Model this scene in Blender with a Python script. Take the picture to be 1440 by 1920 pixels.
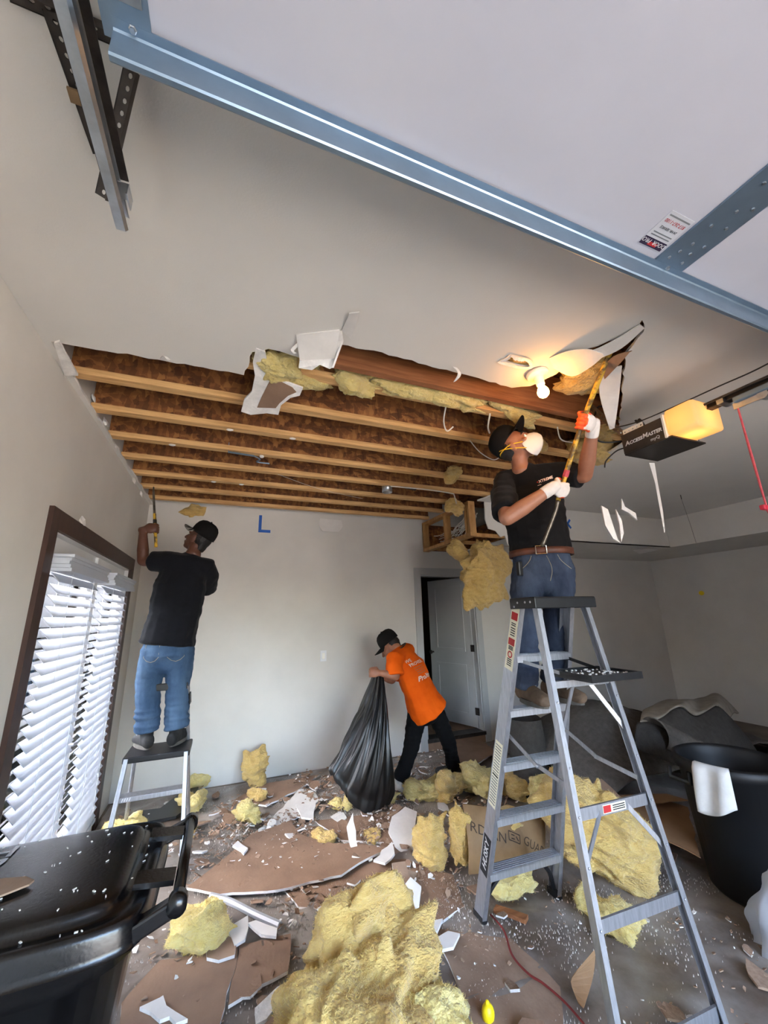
import bpy, bmesh, math, random
import numpy as np
from math import sin, cos, pi, radians, sqrt
from mathutils import Vector, Matrix, noise
from mathutils.geometry import tessellate_polygon
from mathutils.bvhtree import BVHTree

for o in list(bpy.data.objects):
    bpy.data.objects.remove(o)
SC = bpy.context.scene
COL = SC.collection
V = Vector

# ------------------------------------------------------------------ camera
CAM_H = 1.602
FPX = 731.9
YAW, PITCH, ROLL = -0.38133503, 0.26118725, -0.02436112
Rz = Matrix(((cos(YAW), sin(YAW), 0), (-sin(YAW), cos(YAW), 0), (0, 0, 1)))
Rx = Matrix(((1, 0, 0), (0, cos(PITCH), sin(PITCH)), (0, -sin(PITCH), cos(PITCH))))
Mm = Matrix(((1, 0, 0), (0, 0, -1), (0, 1, 0)))
Rr = Matrix(((cos(ROLL), -sin(ROLL), 0), (sin(ROLL), cos(ROLL), 0), (0, 0, 1)))
RW = Rr @ Mm @ Rx @ Rz           # world -> (right, down, forward)
RWT = RW.transposed()
CAM = V((0, 0, CAM_H))
cd = bpy.data.cameras.new('camera')
cam = bpy.data.objects.new('camera', cd)
COL.objects.link(cam)
cd.sensor_fit = 'HORIZONTAL'
cd.sensor_width = 36
cd.lens = FPX / 1440 * 36
cd.clip_start = 0.02
rt, dn, fw = RW[0], RW[1], RW[2]
cam.matrix_world = Matrix(((rt[0], -dn[0], -fw[0], 0), (rt[1], -dn[1], -fw[1], 0), (rt[2], -dn[2], -fw[2], CAM_H), (0, 0, 0, 1)))
SC.camera = cam

# ------------------------------------------------------------------ sky, sun, exposure
SC.view_settings.view_transform = 'Standard'
SC.view_settings.look = 'None'
SC.view_settings.gamma = 1
SC.view_settings.use_curve_mapping = False
SC.view_settings.exposure = 2.6
w = bpy.data.worlds.new('sky')
SC.world = w
w.use_nodes = True
nt = w.node_tree
sky = nt.nodes.new('ShaderNodeTexSky')
sky.sky_type = 'NISHITA'
sky.sun_disc = False
sky.sun_elevation = radians(52)
sky.sun_rotation = radians(265)
sky.air_density = 1.0
sky.dust_density = 2.5
sky.ozone_density = 1.0
bg = nt.nodes['Background']
bg.inputs[1].default_value = 1.0
nt.links.new(sky.outputs[0], bg.inputs[0])
sd = bpy.data.lights.new('sun', 'SUN')
sd.energy = 6.5
sd.angle = radians(1.0)
sd.color = (1.0, .95, .86)
sun = bpy.data.objects.new('sun', sd)
COL.objects.link(sun)
sun.rotation_euler = V((0.62, 0.10, -1.0)).to_track_quat('-Z', 'Y').to_euler()

# ------------------------------------------------------------------ rays through the lens, used only to read real positions off the photograph
def ray(x, y):
    return RWT @ V(((x - 720) / FPX, (y - 960) / FPX, 1))
def atY(x, y, d):
    r = ray(x, y); return CAM + r * (d / r[1])
def atX(x, y, d):
    r = ray(x, y); return CAM + r * (d / r[0])
def atZ(x, y, z=0.0):
    r = ray(x, y); return CAM + r * ((z - CAM_H) / r[2])

# ------------------------------------------------------------------ materials
def lin(c):
    c = c / 255
    return c / 12.92 if c <= .04045 else ((c + .055) / 1.055) ** 2.4
def rgb(c):
    return (lin(c[0]), lin(c[1]), lin(c[2]), 1)
MATS = {}
def mat(name, col, rough=.7, metal=0, var=.0, vscale=6, col2=None, bump=0, bscale=80, stretch=(1, 1, 1), spec=.5,
        trans=0, emit=None, estr=0, coat=0, detail=6, bdist=.01, contrast=None, sss=0, voro=False, sheen=0):
    m = bpy.data.materials.new(name); m.use_nodes = True
    n = m.node_tree.nodes; l = m.node_tree.links
    b = n['Principled BSDF']
    b.inputs['Roughness'].default_value = rough
    b.inputs['Metallic'].default_value = metal
    b.inputs['Specular IOR Level'].default_value = spec
    b.inputs['Base Color'].default_value = rgb(col)
    if trans: b.inputs['Transmission Weight'].default_value = trans
    if coat: b.inputs['Coat Weight'].default_value = coat
    if sheen: b.inputs['Sheen Weight'].default_value = sheen
    if sss:
        b.inputs['Subsurface Weight'].default_value = sss
        b.inputs['Subsurface Radius'].default_value = (.02, .01, .006)
    if emit:
        b.inputs['Emission Color'].default_value = rgb(emit)
        b.inputs['Emission Strength'].default_value = estr
    if var or col2 or bump:
        tc = n.new('ShaderNodeTexCoord'); mp = n.new('ShaderNodeMapping')
        mp.inputs['Scale'].default_value = stretch
        l.new(tc.outputs['Object'], mp.inputs['Vector'])
    if var or col2:
        if voro:
            t = n.new('ShaderNodeTexVoronoi'); t.inputs['Scale'].default_value = vscale
            l.new(mp.outputs[0], t.inputs['Vector'])
            sp = n.new('ShaderNodeSeparateColor'); l.new(t.outputs['Color'], sp.inputs[0]); src = sp.outputs[0]
        else:
            t = n.new('ShaderNodeTexNoise'); t.inputs['Scale'].default_value = vscale; t.inputs['Detail'].default_value = detail
            t.inputs['Roughness'].default_value = .6
            l.new(mp.outputs[0], t.inputs['Vector']); src = t.outputs['Fac']
        r = n.new('ShaderNodeValToRGB')
        lo, hi = contrast or (.3, .7)
        r.color_ramp.elements[0].position = lo; r.color_ramp.elements[1].position = hi
        c2 = col2 or tuple(max(0, min(255, x * (1 - var))) for x in col)
        c1 = col if col2 else tuple(max(0, min(255, x * (1 + var * .5))) for x in col)
        r.color_ramp.elements[0].color = rgb(c2); r.color_ramp.elements[1].color = rgb(c1)
        l.new(src, r.inputs[0]); l.new(r.outputs[0], b.inputs['Base Color'])
    if bump:
        t2 = n.new('ShaderNodeTexNoise'); t2.inputs['Scale'].default_value = bscale; t2.inputs['Detail'].default_value = 5
        l.new(mp.outputs[0], t2.inputs['Vector'])
        bp = n.new('ShaderNodeBump'); bp.inputs['Strength'].default_value = bump; bp.inputs['Distance'].default_value = bdist
        l.new(t2.outputs['Fac'], bp.inputs['Height']); l.new(bp.outputs[0], b.inputs['Normal'])
    MATS[name] = m
    return m

mat('wall_paint', (212, 208, 200), .85, var=.03, vscale=2.0, bump=.12, bscale=120, bdist=.004)
mat('ceiling_paint', (218, 214, 207), .9, var=.02, vscale=1.5, bump=.15, bscale=150, bdist=.004)
mat('gypsum', (236, 233, 228), .95, var=.10, vscale=14, bump=.5, bscale=60)
mat('gypsum_dusty', (206, 200, 192), .95, col2=(168, 158, 148), vscale=2.5)
mat('paper_white', (226, 222, 216), .85, var=.05, vscale=6, bump=.15, bscale=30)
mat('sticker_paper', (186, 188, 194), .5)
mat('paper_brown', (150, 121, 98), .9, col2=(128, 101, 82), vscale=5, bump=.15, bscale=60)
mat('paper_brown_dusty', (166, 140, 118), .9, col2=(134, 108, 88), vscale=4, bump=.15, bscale=60)
mat('concrete', (128, 117, 106), .85, col2=(92, 80, 70), vscale=1.6, detail=9, bump=.3, bscale=30)
mat("driveway", (158, 149, 136), .9, var=.08, vscale=1.5)
mat('shade_block_brick', (104, 78, 66), .9, col2=(84, 62, 52), vscale=4)
mat('lawn', (110, 128, 74), .95, var=.25, vscale=5)
mat('flange_wood', (226, 182, 122), .7, col2=(190, 142, 86), vscale=9, stretch=(.35, 5, 5), bump=.2, bscale=40, contrast=(.35, .62))
mat('stud_wood', (196, 152, 96), .75, col2=(158, 112, 64), vscale=9, stretch=(2, 2, .5), bump=.2, bscale=40)
mat('plank_wood', (168, 110, 68), .7, col2=(126, 76, 44), vscale=6, stretch=(.5, 5, 7), bump=.25, bscale=30, contrast=(.32, .66))
mat('brown_casing', (66, 40, 30), .45, col2=(48, 28, 20), vscale=8, stretch=(3, 3, .5))
mat('white_paint', (226, 226, 226), .4, var=.02, vscale=3)
mat('door_paint', (180, 181, 179), .45, var=.03, vscale=3)
mat('door_steel_white', (184, 185, 194), .24, var=.02, vscale=2, bump=.03, bscale=40, spec=.6)
mat('galv', (136, 156, 174), .40, metal=.8, var=.05, vscale=9, bump=.04, bscale=20)
mat('galv_bright', (196, 200, 204), .3, metal=.95, var=.12, vscale=14)
mat('dark_steel', (72, 66, 62), .5, metal=.7, var=.25, vscale=18)
mat('rail_black', (38, 33, 30), .45, metal=.4, var=.2, vscale=20)
mat('alum', (176, 178, 184), .42, metal=.8, var=.10, vscale=22, stretch=(4, 4, .6), bump=.04, bscale=60)
mat('black_plastic', (22, 23, 26), .42, var=.35, vscale=16, bump=.06, bscale=90)
mat('bin_plastic', (5, 5, 7), .27, var=.3, vscale=7, bump=.10, bscale=110, bdist=.004, spec=.6)
mat('can_plastic', (14, 15, 18), .55, var=.3, vscale=9)
mat('bag_plastic', (5, 5, 6), .42, var=.2, vscale=5, spec=.7)
mat('drop_cloth', (158, 150, 142), .38, col2=(98, 84, 72), vscale=2.6, detail=12, bump=.4, bscale=12, spec=.5, contrast=(.36, .66))
mat('clear_bag', (182, 183, 186), .3, var=.05, vscale=5, bump=.3, bscale=15)
mat('insul', (242, 212, 136), .95, col2=(216, 176, 100), vscale=16, detail=11, bump=1.0, bscale=60, bdist=.02, stretch=(1, 1, 2.2), spec=.1, sheen=.3)
mat('insul_pale', (250, 234, 166), .95, col2=(232, 206, 124), vscale=16, detail=11, bump=1.0, bscale=60, bdist=.02, stretch=(1, 1, 1.8), spec=.1, sheen=.3)
mat('insul_fibre', (244, 224, 150), .95, spec=.1)
mat('kraft', (150, 122, 88), .8, col2=(126, 98, 68), vscale=6, bump=.25, bscale=14)
mat('cardboard', (158, 122, 86), .85, col2=(130, 96, 64), vscale=4, bump=.1, bscale=40)
mat('felt', (92, 86, 80), .97, col2=(70, 64, 58), vscale=26, bump=.5, bscale=160)
mat('felt_dark', (66, 62, 58), .97, col2=(50, 46, 42), vscale=26, bump=.5, bscale=160)
mat('felt_back', (150, 140, 126), .95, col2=(120, 110, 98), vscale=10, bump=.3, bscale=60)
mat('canvas_orange', (150, 92, 44), .9, var=.25, vscale=9)
mat('skin', (168, 116, 90), .5, col2=(146, 96, 72), vscale=9, sss=.06, bump=.06, bscale=90)
mat('skin_dark', (104, 66, 50), .5, col2=(86, 52, 38), vscale=9, bump=.06, bscale=90)
mat('hair', (24, 19, 17), .6, bump=.5, bscale=120)
mat('tee_black', (19, 18, 19), .92, var=.2, vscale=9, bump=.15, bscale=220, sheen=.05, spec=.2)
mat('tee_navy', (16, 17, 22), .92, var=.25, vscale=9, bump=.15, bscale=220, sheen=.05, spec=.2)
mat('tee_orange', (248, 104, 14), .85, col2=(232, 88, 6), vscale=5, bump=.1, bscale=220, spec=.2)
mat('denim_dark', (70, 80, 98), .9, col2=(38, 46, 64), vscale=6, stretch=(1, 1, .5), bump=.3, bscale=260, contrast=(.35, .68), spec=.2)
mat('denim_light', (80, 104, 130), .9, col2=(48, 70, 96), vscale=6, stretch=(1, 1, .5), bump=.3, bscale=260, contrast=(.35, .68), spec=.2)
mat('denim_stitch', (150, 140, 120), .9)
mat('pants_black', (17, 17, 19), .92, var=.3, vscale=8, bump=.15, bscale=200, spec=.2)
mat('leather_brown', (92, 52, 36), .55, var=.25, vscale=12, bump=.2, bscale=60)
mat('boot_tan', (112, 92, 74), .85, col2=(78, 62, 48), vscale=12, bump=.3, bscale=60)
mat('boot_black', (58, 56, 55), .8, col2=(28, 28, 29), vscale=14, contrast=(.45, .8))
mat('boot_white', (190, 186, 178), .8, var=.25, vscale=12)
mat('sole', (96, 92, 86), .9, var=.2, vscale=12)
mat('cap_black', (22, 20, 19), .9, var=.2, vscale=20, bump=.15, bscale=180, spec=.2)
mat('camo_grey', (130, 128, 120), .9, col2=(36, 36, 34), vscale=26, contrast=(.45, .55))
mat('mask_white', (238, 234, 226), .8, var=.03, vscale=8, bump=.05, bscale=90)
mat('elastic_yellow', (236, 190, 40), .6)
mat('glove_white', (232, 224, 216), .9, var=.06, vscale=20, bump=.5, bscale=300, bdist=.002)
mat('glove_orange', (236, 92, 44), .5, var=.1, vscale=10)
mat('buckle', (210, 208, 202), .25, metal=1)
mat('pole_yellow', (214, 170, 50), .5, col2=(96, 76, 40), vscale=18, stretch=(1, 1, 1), contrast=(.42, .52))
mat('pole_steel', (120, 112, 100), .4, metal=.8, var=.3, vscale=20)
mat('ink', (34, 32, 34), .8)
mat('ink_white', (222, 222, 220), .6)
mat('ink_light', (176, 182, 190), .5)
mat('ink_grey', (112, 116, 120), .6)
mat('ink_red', (176, 34, 36), .6)
mat('ink_brown', (66, 52, 40), .85)
mat('ink_navy', (40, 26, 56), .5)
mat('shirt_ink', (246, 214, 196), .85)
mat('shirt_ink_dim', (206, 104, 52), .85)
mat('label_cream', (232, 226, 200), .5, var=.03, vscale=20)
mat('tape_blue', (36, 92, 176), .7)
mat('porcelain', (240, 236, 226), .3)
mat('blind_white', (200, 204, 212), .45, var=.01, vscale=4)
mat('copper_wire', (206, 200, 188), .5)
mat('wire_white', (228, 224, 212), .5)
mat('wire_black', (24, 22, 21), .5)
mat('cord_red', (122, 42, 38), .6)
mat('rope_red', (214, 92, 98), .7, col2=(176, 58, 70), vscale=40)
mat('handle_red', (196, 44, 66), .4)
mat('lemon_yellow', (244, 214, 22), .4, var=.04, vscale=20, bump=.2, bscale=90)
mat('cloth_white', (214, 212, 208), .9, var=.05, vscale=9, bump=.2, bscale=60)
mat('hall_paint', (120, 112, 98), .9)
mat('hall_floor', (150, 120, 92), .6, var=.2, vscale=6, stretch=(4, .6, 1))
mat('opener_case', (58, 50, 44), .5, var=.12, vscale=14, bump=.05, bscale=120)
mat('opener_base', (42, 37, 33), .5, var=.12, vscale=14)
mat('opener_lens', (250, 232, 196), .35, bump=.2, bscale=30)
mat('opener_bulb', (255, 230, 190), .3, emit=(255, 190, 104), estr=4.2)
mat('bulb_glow', (255, 240, 210), .3, emit=(255, 178, 84), estr=18)
mat('deck_osb', (150, 104, 62), .9, col2=(96, 60, 32), vscale=18, voro=True, stretch=(1, 1.6, 1))

def osb():
    m = mat('osb', (150, 98, 54), .85)
    n = m.node_tree.nodes; l = m.node_tree.links; b = n['Principled BSDF']
    tc = n.new('ShaderNodeTexCoord')
    nz = n.new('ShaderNodeTexNoise'); nz.inputs['Scale'].default_value = 7
    l.new(tc.outputs['Object'], nz.inputs['Vector'])
    mx = n.new('ShaderNodeMixRGB'); mx.inputs[0].default_value = .035
    l.new(tc.outputs['Object'], mx.inputs[1]); l.new(nz.outputs['Color'], mx.inputs[2])
    cols = []
    for k, (s, sc) in enumerate((((1, 1, 2.4), 13), ((2.4, 1, 1), 16))):
        mp = n.new('ShaderNodeMapping'); mp.inputs['Scale'].default_value = s
        mp.inputs['Rotation'].default_value = (0, .6 - 1.1 * k, 0)
        l.new(mx.outputs[0], mp.inputs['Vector'])
        v = n.new('ShaderNodeTexVoronoi'); v.inputs['Scale'].default_value = sc; v.distance = 'CHEBYCHEV'
        l.new(mp.outputs[0], v.inputs['Vector']); cols.append(v)
    sp = n.new('ShaderNodeSeparateColor'); l.new(cols[0].outputs['Color'], sp.inputs[0])
    sp2 = n.new('ShaderNodeSeparateColor'); l.new(cols[1].outputs['Color'], sp2.inputs[0])
    ad = n.new('ShaderNodeMath'); ad.operation = 'MULTIPLY_ADD'; ad.inputs[1].default_value = .55
    l.new(sp.outputs[0], ad.inputs[0])
    a2 = n.new('ShaderNodeMath'); a2.operation = 'MULTIPLY'; a2.inputs[1].default_value = .45
    l.new(sp2.outputs[1], a2.inputs[0]); l.new(a2.outputs[0], ad.inputs[2])
    r = n.new('ShaderNodeValToRGB')
    r.color_ramp.elements[0].position = .1; r.color_ramp.elements[0].color = rgb((90, 52, 27))
    r.color_ramp.elements[1].position = .9; r.color_ramp.elements[1].color = rgb((172, 116, 64))
    e = r.color_ramp.elements.new(.5); e.color = rgb((126, 78, 41))
    l.new(ad.outputs[0], r.inputs[0]); l.new(r.outputs[0], b.inputs['Base Color'])
    bp = n.new('ShaderNodeBump'); bp.inputs['Strength'].default_value = .5; bp.inputs['Distance'].default_value = .004
    l.new(ad.outputs[0], bp.inputs['Height']); l.new(bp.outputs[0], b.inputs['Normal'])
osb()
def glass():
    m = bpy.data.materials.new('glass'); m.use_nodes = True
    n = m.node_tree.nodes; l = m.node_tree.links
    n.remove(n['Principled BSDF'])
    t = n.new('ShaderNodeBsdfTransparent'); g = n.new('ShaderNodeBsdfGlossy'); g.inputs['Roughness'].default_value = .02
    mx = n.new('ShaderNodeMixShader'); fr = n.new('ShaderNodeFresnel'); fr.inputs[0].default_value = 1.45
    l.new(fr.outputs[0], mx.inputs[0]); l.new(t.outputs[0], mx.inputs[1]); l.new(g.outputs[0], mx.inputs[2])
    l.new(mx.outputs[0], n['Material Output'].inputs[0])
    MATS['glass'] = m
glass()
def translucent(name, col, amt):
    m = MATS[name]; n = m.node_tree.nodes; l = m.node_tree.links
    b = n['Principled BSDF']; t = n.new('ShaderNodeBsdfTranslucent'); t.inputs[0].default_value = rgb(col)
    mx = n.new('ShaderNodeMixShader'); mx.inputs[0].default_value = amt
    l.new(b.outputs[0], mx.inputs[1]); l.new(t.outputs[0], mx.inputs[2]); l.new(mx.outputs[0], n['Material Output'].inputs[0])
translucent('blind_white', (196, 206, 226), .08)
translucent('opener_lens', (255, 226, 176), .7)
translucent('insul_fibre', (250, 226, 140), .4)
translucent('insul', (236, 196, 96), .18)
translucent('insul_pale', (246, 224, 130), .2)
translucent('clear_bag', (220, 222, 226), .4)

# ------------------------------------------------------------------ mesh helpers
def perp(t, ref):
    s = ref - t * ref.dot(t)
    if s.length < 1e-5:
        ref = V((1, 0, 0)) if abs(t.x) < .9 else V((0, 1, 0))
        s = ref - t * ref.dot(t)
    return s.normalized()

class G:
    def __init__(s):
        s.v = []; s.f = []; s.m = []; s.k = 0
    def add(s, vs, fs):
        o = len(s.v); s.v += [V(p) for p in vs]
        for f in fs:
            s.f.append([i + o for i in f]); s.m.append(s.k)
        return s
    def box(s, c, sz, R=None, bev=0):
        x, y, z = sz[0] / 2, sz[1] / 2, sz[2] / 2
        if bev:
            return s.bevbox(c, (x, y, z), R, bev)
        P = [V((a, b, d)) for a in (-x, x) for b in (-y, y) for d in (-z, z)]
        if R: P = [R @ p for p in P]
        c = V(c)
        return s.add([p + c for p in P], [(0, 1, 3, 2), (4, 6, 7, 5), (0, 4, 5, 1), (2, 3, 7, 6), (0, 2, 6, 4), (1, 5, 7, 3)])
    def bevbox(s, c, h, R, b):
        bm = bmesh.new(); bmesh.ops.create_cube(bm, size=2)
        for v in bm.verts: v.co = V((v.co.x * h[0], v.co.y * h[1], v.co.z * h[2]))
        bmesh.ops.bevel(bm, geom=bm.edges[:], offset=b, segments=2, affect='EDGES', profile=.5)
        c = V(c)
        vs = [(R @ v.co if R else v.co) + c for v in bm.verts]
        bm.verts.index_update()
        fs = [[v.index for v in f.verts] for f in bm.faces]
        bm.free()
        return s.add(vs, fs)
    def b2(s, a, b):
        return s.box([(a[i] + b[i]) / 2 for i in range(3)], [abs(a[i] - b[i]) for i in range(3)])
    def bar(s, p0, p1, w, h, up=(0, 0, 1), bev=0):
        p0, p1 = V(p0), V(p1); t = (p1 - p0); L = t.length; t.normalize()
        u = perp(t, V(up)); sd = t.cross(u)
        R = Matrix((sd, t, u)).transposed()
        return s.box((p0 + p1) / 2, (w, L, h), R, bev)
    def tube(s, pts, r, n=8, cap=True):
        pts = [V(p) for p in pts]; N = len(pts)
        rs = r if isinstance(r, (list, tuple)) else [r] * N
        u = None; vs = []
        for i, p in enumerate(pts):
            t = (pts[min(i + 1, N - 1)] - pts[max(i - 1, 0)]).normalized()
            u = perp(t, u if u else V((.3, .2, 1)))
            b = t.cross(u)
            vs += [p + (u * cos(2 * pi * k / n) + b * sin(2 * pi * k / n)) * rs[i] for k in range(n)]
        fs = [(i * n + k, i * n + (k + 1) % n, (i + 1) * n + (k + 1) % n, (i + 1) * n + k) for i in range(N - 1) for k in range(n)]
        if cap:
            fs += [list(range(n))[::-1], list(range((N - 1) * n, N * n))]
        return s.add(vs, fs)
    def loft(s, pts, rad, ref=(0, 0, 1), n=16, refs=None, ends=(1, 1)):
        """closed body through pts; rad = r or (a, b): a along ref, b across; rounded ends"""
        pts = [V(p) for p in pts]; N = len(pts)
        rad = [(r, r) if not isinstance(r, (tuple, list)) else r for r in rad]
        rings = []
        def ring(p, t, a, b, i):
            u = perp(t, V(refs[i] if refs else ref)); w_ = t.cross(u)
            return [p + u * cos(2 * pi * k / n) * a + w_ * sin(2 * pi * k / n) * b for k in range(n)]
        T = [(pts[min(i + 1, N - 1)] - pts[max(i - 1, 0)]).normalized() for i in range(N)]
        m0 = min(rad[0]); m1 = min(rad[-1])
        for e in ((.72, .5 if ends[0] > .5 else .8), (.45, .85 if ends[0] > .5 else .95)):
            rings.append(ring(pts[0] - T[0] * m0 * e[0] * ends[0], T[0], rad[0][0] * e[1], rad[0][1] * e[1], 0))
        for i in range(N): rings.append(ring(pts[i], T[i], rad[i][0], rad[i][1], i))
        for e in ((.45, .85 if ends[1] > .5 else .95), (.72, .5 if ends[1] > .5 else .8)):
            rings.append(ring(pts[-1] + T[-1] * m1 * e[0] * ends[1], T[-1], rad[-1][0] * e[1], rad[-1][1] * e[1], N - 1))
        vs = [p for r in rings for p in r]; M_ = len(rings)
        fs = [(i * n + k, i * n + (k + 1) % n, (i + 1) * n + (k + 1) % n, (i + 1) * n + k) for i in range(M_ - 1) for k in range(n)]
        fs += [list(range(n))[::-1], list(range((M_ - 1) * n, M_ * n))]
        return s.add(vs, fs)
    def ell(s, c, r, R=None, n=14, m=9):
        c = V(c); vs = []; fs = []
        for i in range(m + 1):
            th = pi * i / m
            for k in range(n):
                p = V((r[0] * sin(th) * cos(2 * pi * k / n), r[1] * sin(th) * sin(2 * pi * k / n), r[2] * cos(th)))
                vs.append(c + (R @ p if R else p))
        fs = [(i * n + k, (i + 1) * n + k, (i + 1) * n + (k + 1) % n, i * n + (k + 1) % n) for i in range(m) for k in range(n)]
        return s.add(vs, fs)
    def lathe(s, prof, c=(0, 0, 0), n=24, axis=None, closed=False, ang=2 * pi):
        c = V(c); R = axis.to_track_quat('Z', 'Y').to_matrix() if axis is not None else None
        vs = []; N = len(prof)
        for r, z in prof:
            for k in range(n):
                p = V((r * cos(ang * k / n), r * sin(ang * k / n), z))
                vs.append(c + (R @ p if R else p))
        rng = N if closed else N - 1
        fs = [(i * n + k, i * n + (k + 1) % n, ((i + 1) % N) * n + (k + 1) % n, ((i + 1) % N) * n + k) for i in range(rng) for k in range(n)]
        return s.add(vs, fs)
    def prism(s, poly, off, side=None, back=None):
        """poly: planar 3D outline; off: thickness vector"""
        poly = [V(p) for p in poly]; off = V(off); n = len(poly)
        tris = tessellate_polygon([poly])
        nrm = (poly[1] - poly[0]).cross(poly[2] - poly[1])
        k0 = s.k
        s.add(poly, [list(t) for t in tris])
        if back is not None: s.k = back
        s.add([p + off for p in poly], [list(t)[::-1] for t in tris])
        if side is not None: s.k = side
        s.add(poly + [p + off for p in poly], [(i, (i + 1) % n, n + (i + 1) % n, n + i) for i in range(n)])
        s.k = k0
        return s
    def ribbon(s, A, B, th=.003):
        """thin sheet between two edge lines, with real thickness"""
        A = [V(a) for a in A]; B = [V(b) for b in B]; n = len(A)
        nn = []
        for i in range(n):
            t = A[min(i + 1, n - 1)] - A[max(i - 1, 0)]
            nn.append(t.cross(B[i] - A[i]).normalized() * th if t.cross(B[i] - A[i]).length > 1e-9 else V((0, 0, th)))
        vs = A + B + [A[i] + nn[i] for i in range(n)] + [B[i] + nn[i] for i in range(n)]
        fs = []
        for i in range(n - 1):
            fs += [(i, n + i, n + i + 1, i + 1), (2 * n + i, 2 * n + i + 1, 3 * n + i + 1, 3 * n + i),
                   (i, i + 1, 2 * n + i + 1, 2 * n + i), (n + i, 3 * n + i, 3 * n + i + 1, n + i + 1)]
        fs += [(0, 2 * n, 3 * n, n), (n - 1, 2 * n - 1, 4 * n - 1, 3 * n - 1)]
        return s.add(vs, fs)
    def grid(s, fn, nu, nv, th=None):
        """sheet from fn(u, v) -> point; with th a thickness vector or number (vertical)"""
        P = [[V(fn(i / nu, j / nv)) for j in range(nv + 1)] for i in range(nu + 1)]
        vs = [p for r in P for p in r]; w_ = nv + 1
        fs = [(i * w_ + j, (i + 1) * w_ + j, (i + 1) * w_ + j + 1, i * w_ + j + 1) for i in range(nu) for j in range(nv)]
        if th is not None:
            t = V((0, 0, -th)) if not isinstance(th, (tuple, Vector)) else V(th)
            N = len(vs); vs = vs + [p + t for p in vs]
            fs = fs + [[N + a for a in f][::-1] for f in fs]
            edge = [i * w_ for i in range(nu + 1)] + [nu * w_ + j for j in range(1, w_)] + [i * w_ + nv for i in range(nu - 1, -1, -1)] + [j for j in range(nv - 1, 0, -1)]
            M_ = len(edge)
            fs += [(edge[i], edge[(i + 1) % M_], N + edge[(i + 1) % M_], N + edge[i]) for i in range(M_)][::1]
        return s.add(vs, fs)
    def obj(s, name, mats, parent=None, smooth=False, keep=False):
        vs = s.v
        xs = [p.x for p in vs]; ys = [p.y for p in vs]; zs = [p.z for p in vs]
        o = V(((min(xs) + max(xs)) / 2, (min(ys) + max(ys)) / 2, min(zs)))
        me = bpy.data.meshes.new(name)
        me.from_pydata([p - o for p in vs], [], s.f)
        return finish(name, me, mats, parent, o, smooth, s.m)

def finish(name, me, mats, parent, o, smooth, mi=None):
    if not isinstance(mats, (list, tuple)): mats = [mats]
    for m in mats: me.materials.append(MATS[m])
    if mi and len(mats) > 1: me.polygons.foreach_set('material_index', mi)
    if smooth: me.polygons.foreach_set('use_smooth', [True] * len(me.polygons))
    bm = bmesh.new(); bm.from_mesh(me); bmesh.ops.recalc_face_normals(bm, faces=bm.faces); bm.to_mesh(me); bm.free()
    me.update()
    ob = bpy.data.objects.new(name, me); COL.objects.link(ob)
    ob.location = o
    if parent:
        ob.parent = parent
        p = V(o)
        q = parent
        while q: p = p - V(q.location); q = q.parent
        ob.location = p
    return ob

def tag(o, label=None, cat=None, group=None, kind=None):
    if label: o['label'] = label
    if cat: o['category'] = cat
    if group: o['group'] = group
    if kind: o['kind'] = kind
    return o
def thing(name, loc, label, cat, group=None):
    e = bpy.data.objects.new(name, None); COL.objects.link(e)
    e.location = V(loc); e.empty_display_size = .05
    return tag(e, label, cat, group)
def struct(o):
    o['kind'] = 'structure'; return o

def worldmesh(ob):
    L = V(ob.location); q = ob.parent
    while q: L = L + V(q.location); q = q.parent
    return L

def body(name, g, mats, parent, voxel=.006, smooth=6, disp=None, fac=.5):
    """union of the closed lofts in g as one continuous skin"""
    me = bpy.data.meshes.new(name + '_raw'); me.from_pydata(g.v, [], g.f)
    bm = bmesh.new(); bm.from_mesh(me); bmesh.ops.recalc_face_normals(bm, faces=bm.faces); bm.to_mesh(me); bm.free()
    ob = bpy.data.objects.new(name + '_raw', me); COL.objects.link(ob)
    r = ob.modifiers.new('r', 'REMESH'); r.mode = 'VOXEL'; r.voxel_size = voxel
    if smooth:
        sm = ob.modifiers.new('s', 'SMOOTH'); sm.iterations = smooth; sm.factor = fac
    dg = bpy.context.evaluated_depsgraph_get()
    me2 = bpy.data.meshes.new_from_object(ob.evaluated_get(dg))
    bpy.data.objects.remove(ob); bpy.data.meshes.remove(me)
    if disp:
        ns = [v.normal.copy() for v in me2.vertices]
        for v, n_ in zip(me2.vertices, ns): v.co = v.co + n_ * disp(v.co)
    cs = [v.co for v in me2.vertices]
    o = V(((min(c.x for c in cs) + max(c.x for c in cs)) / 2, (min(c.y for c in cs) + max(c.y for c in cs)) / 2, min(c.z for c in cs)))
    for v in me2.vertices: v.co = v.co - o
    me2.name = name
    me2.materials.clear()
    return finish(name, me2, mats, parent, o, True)

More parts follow.
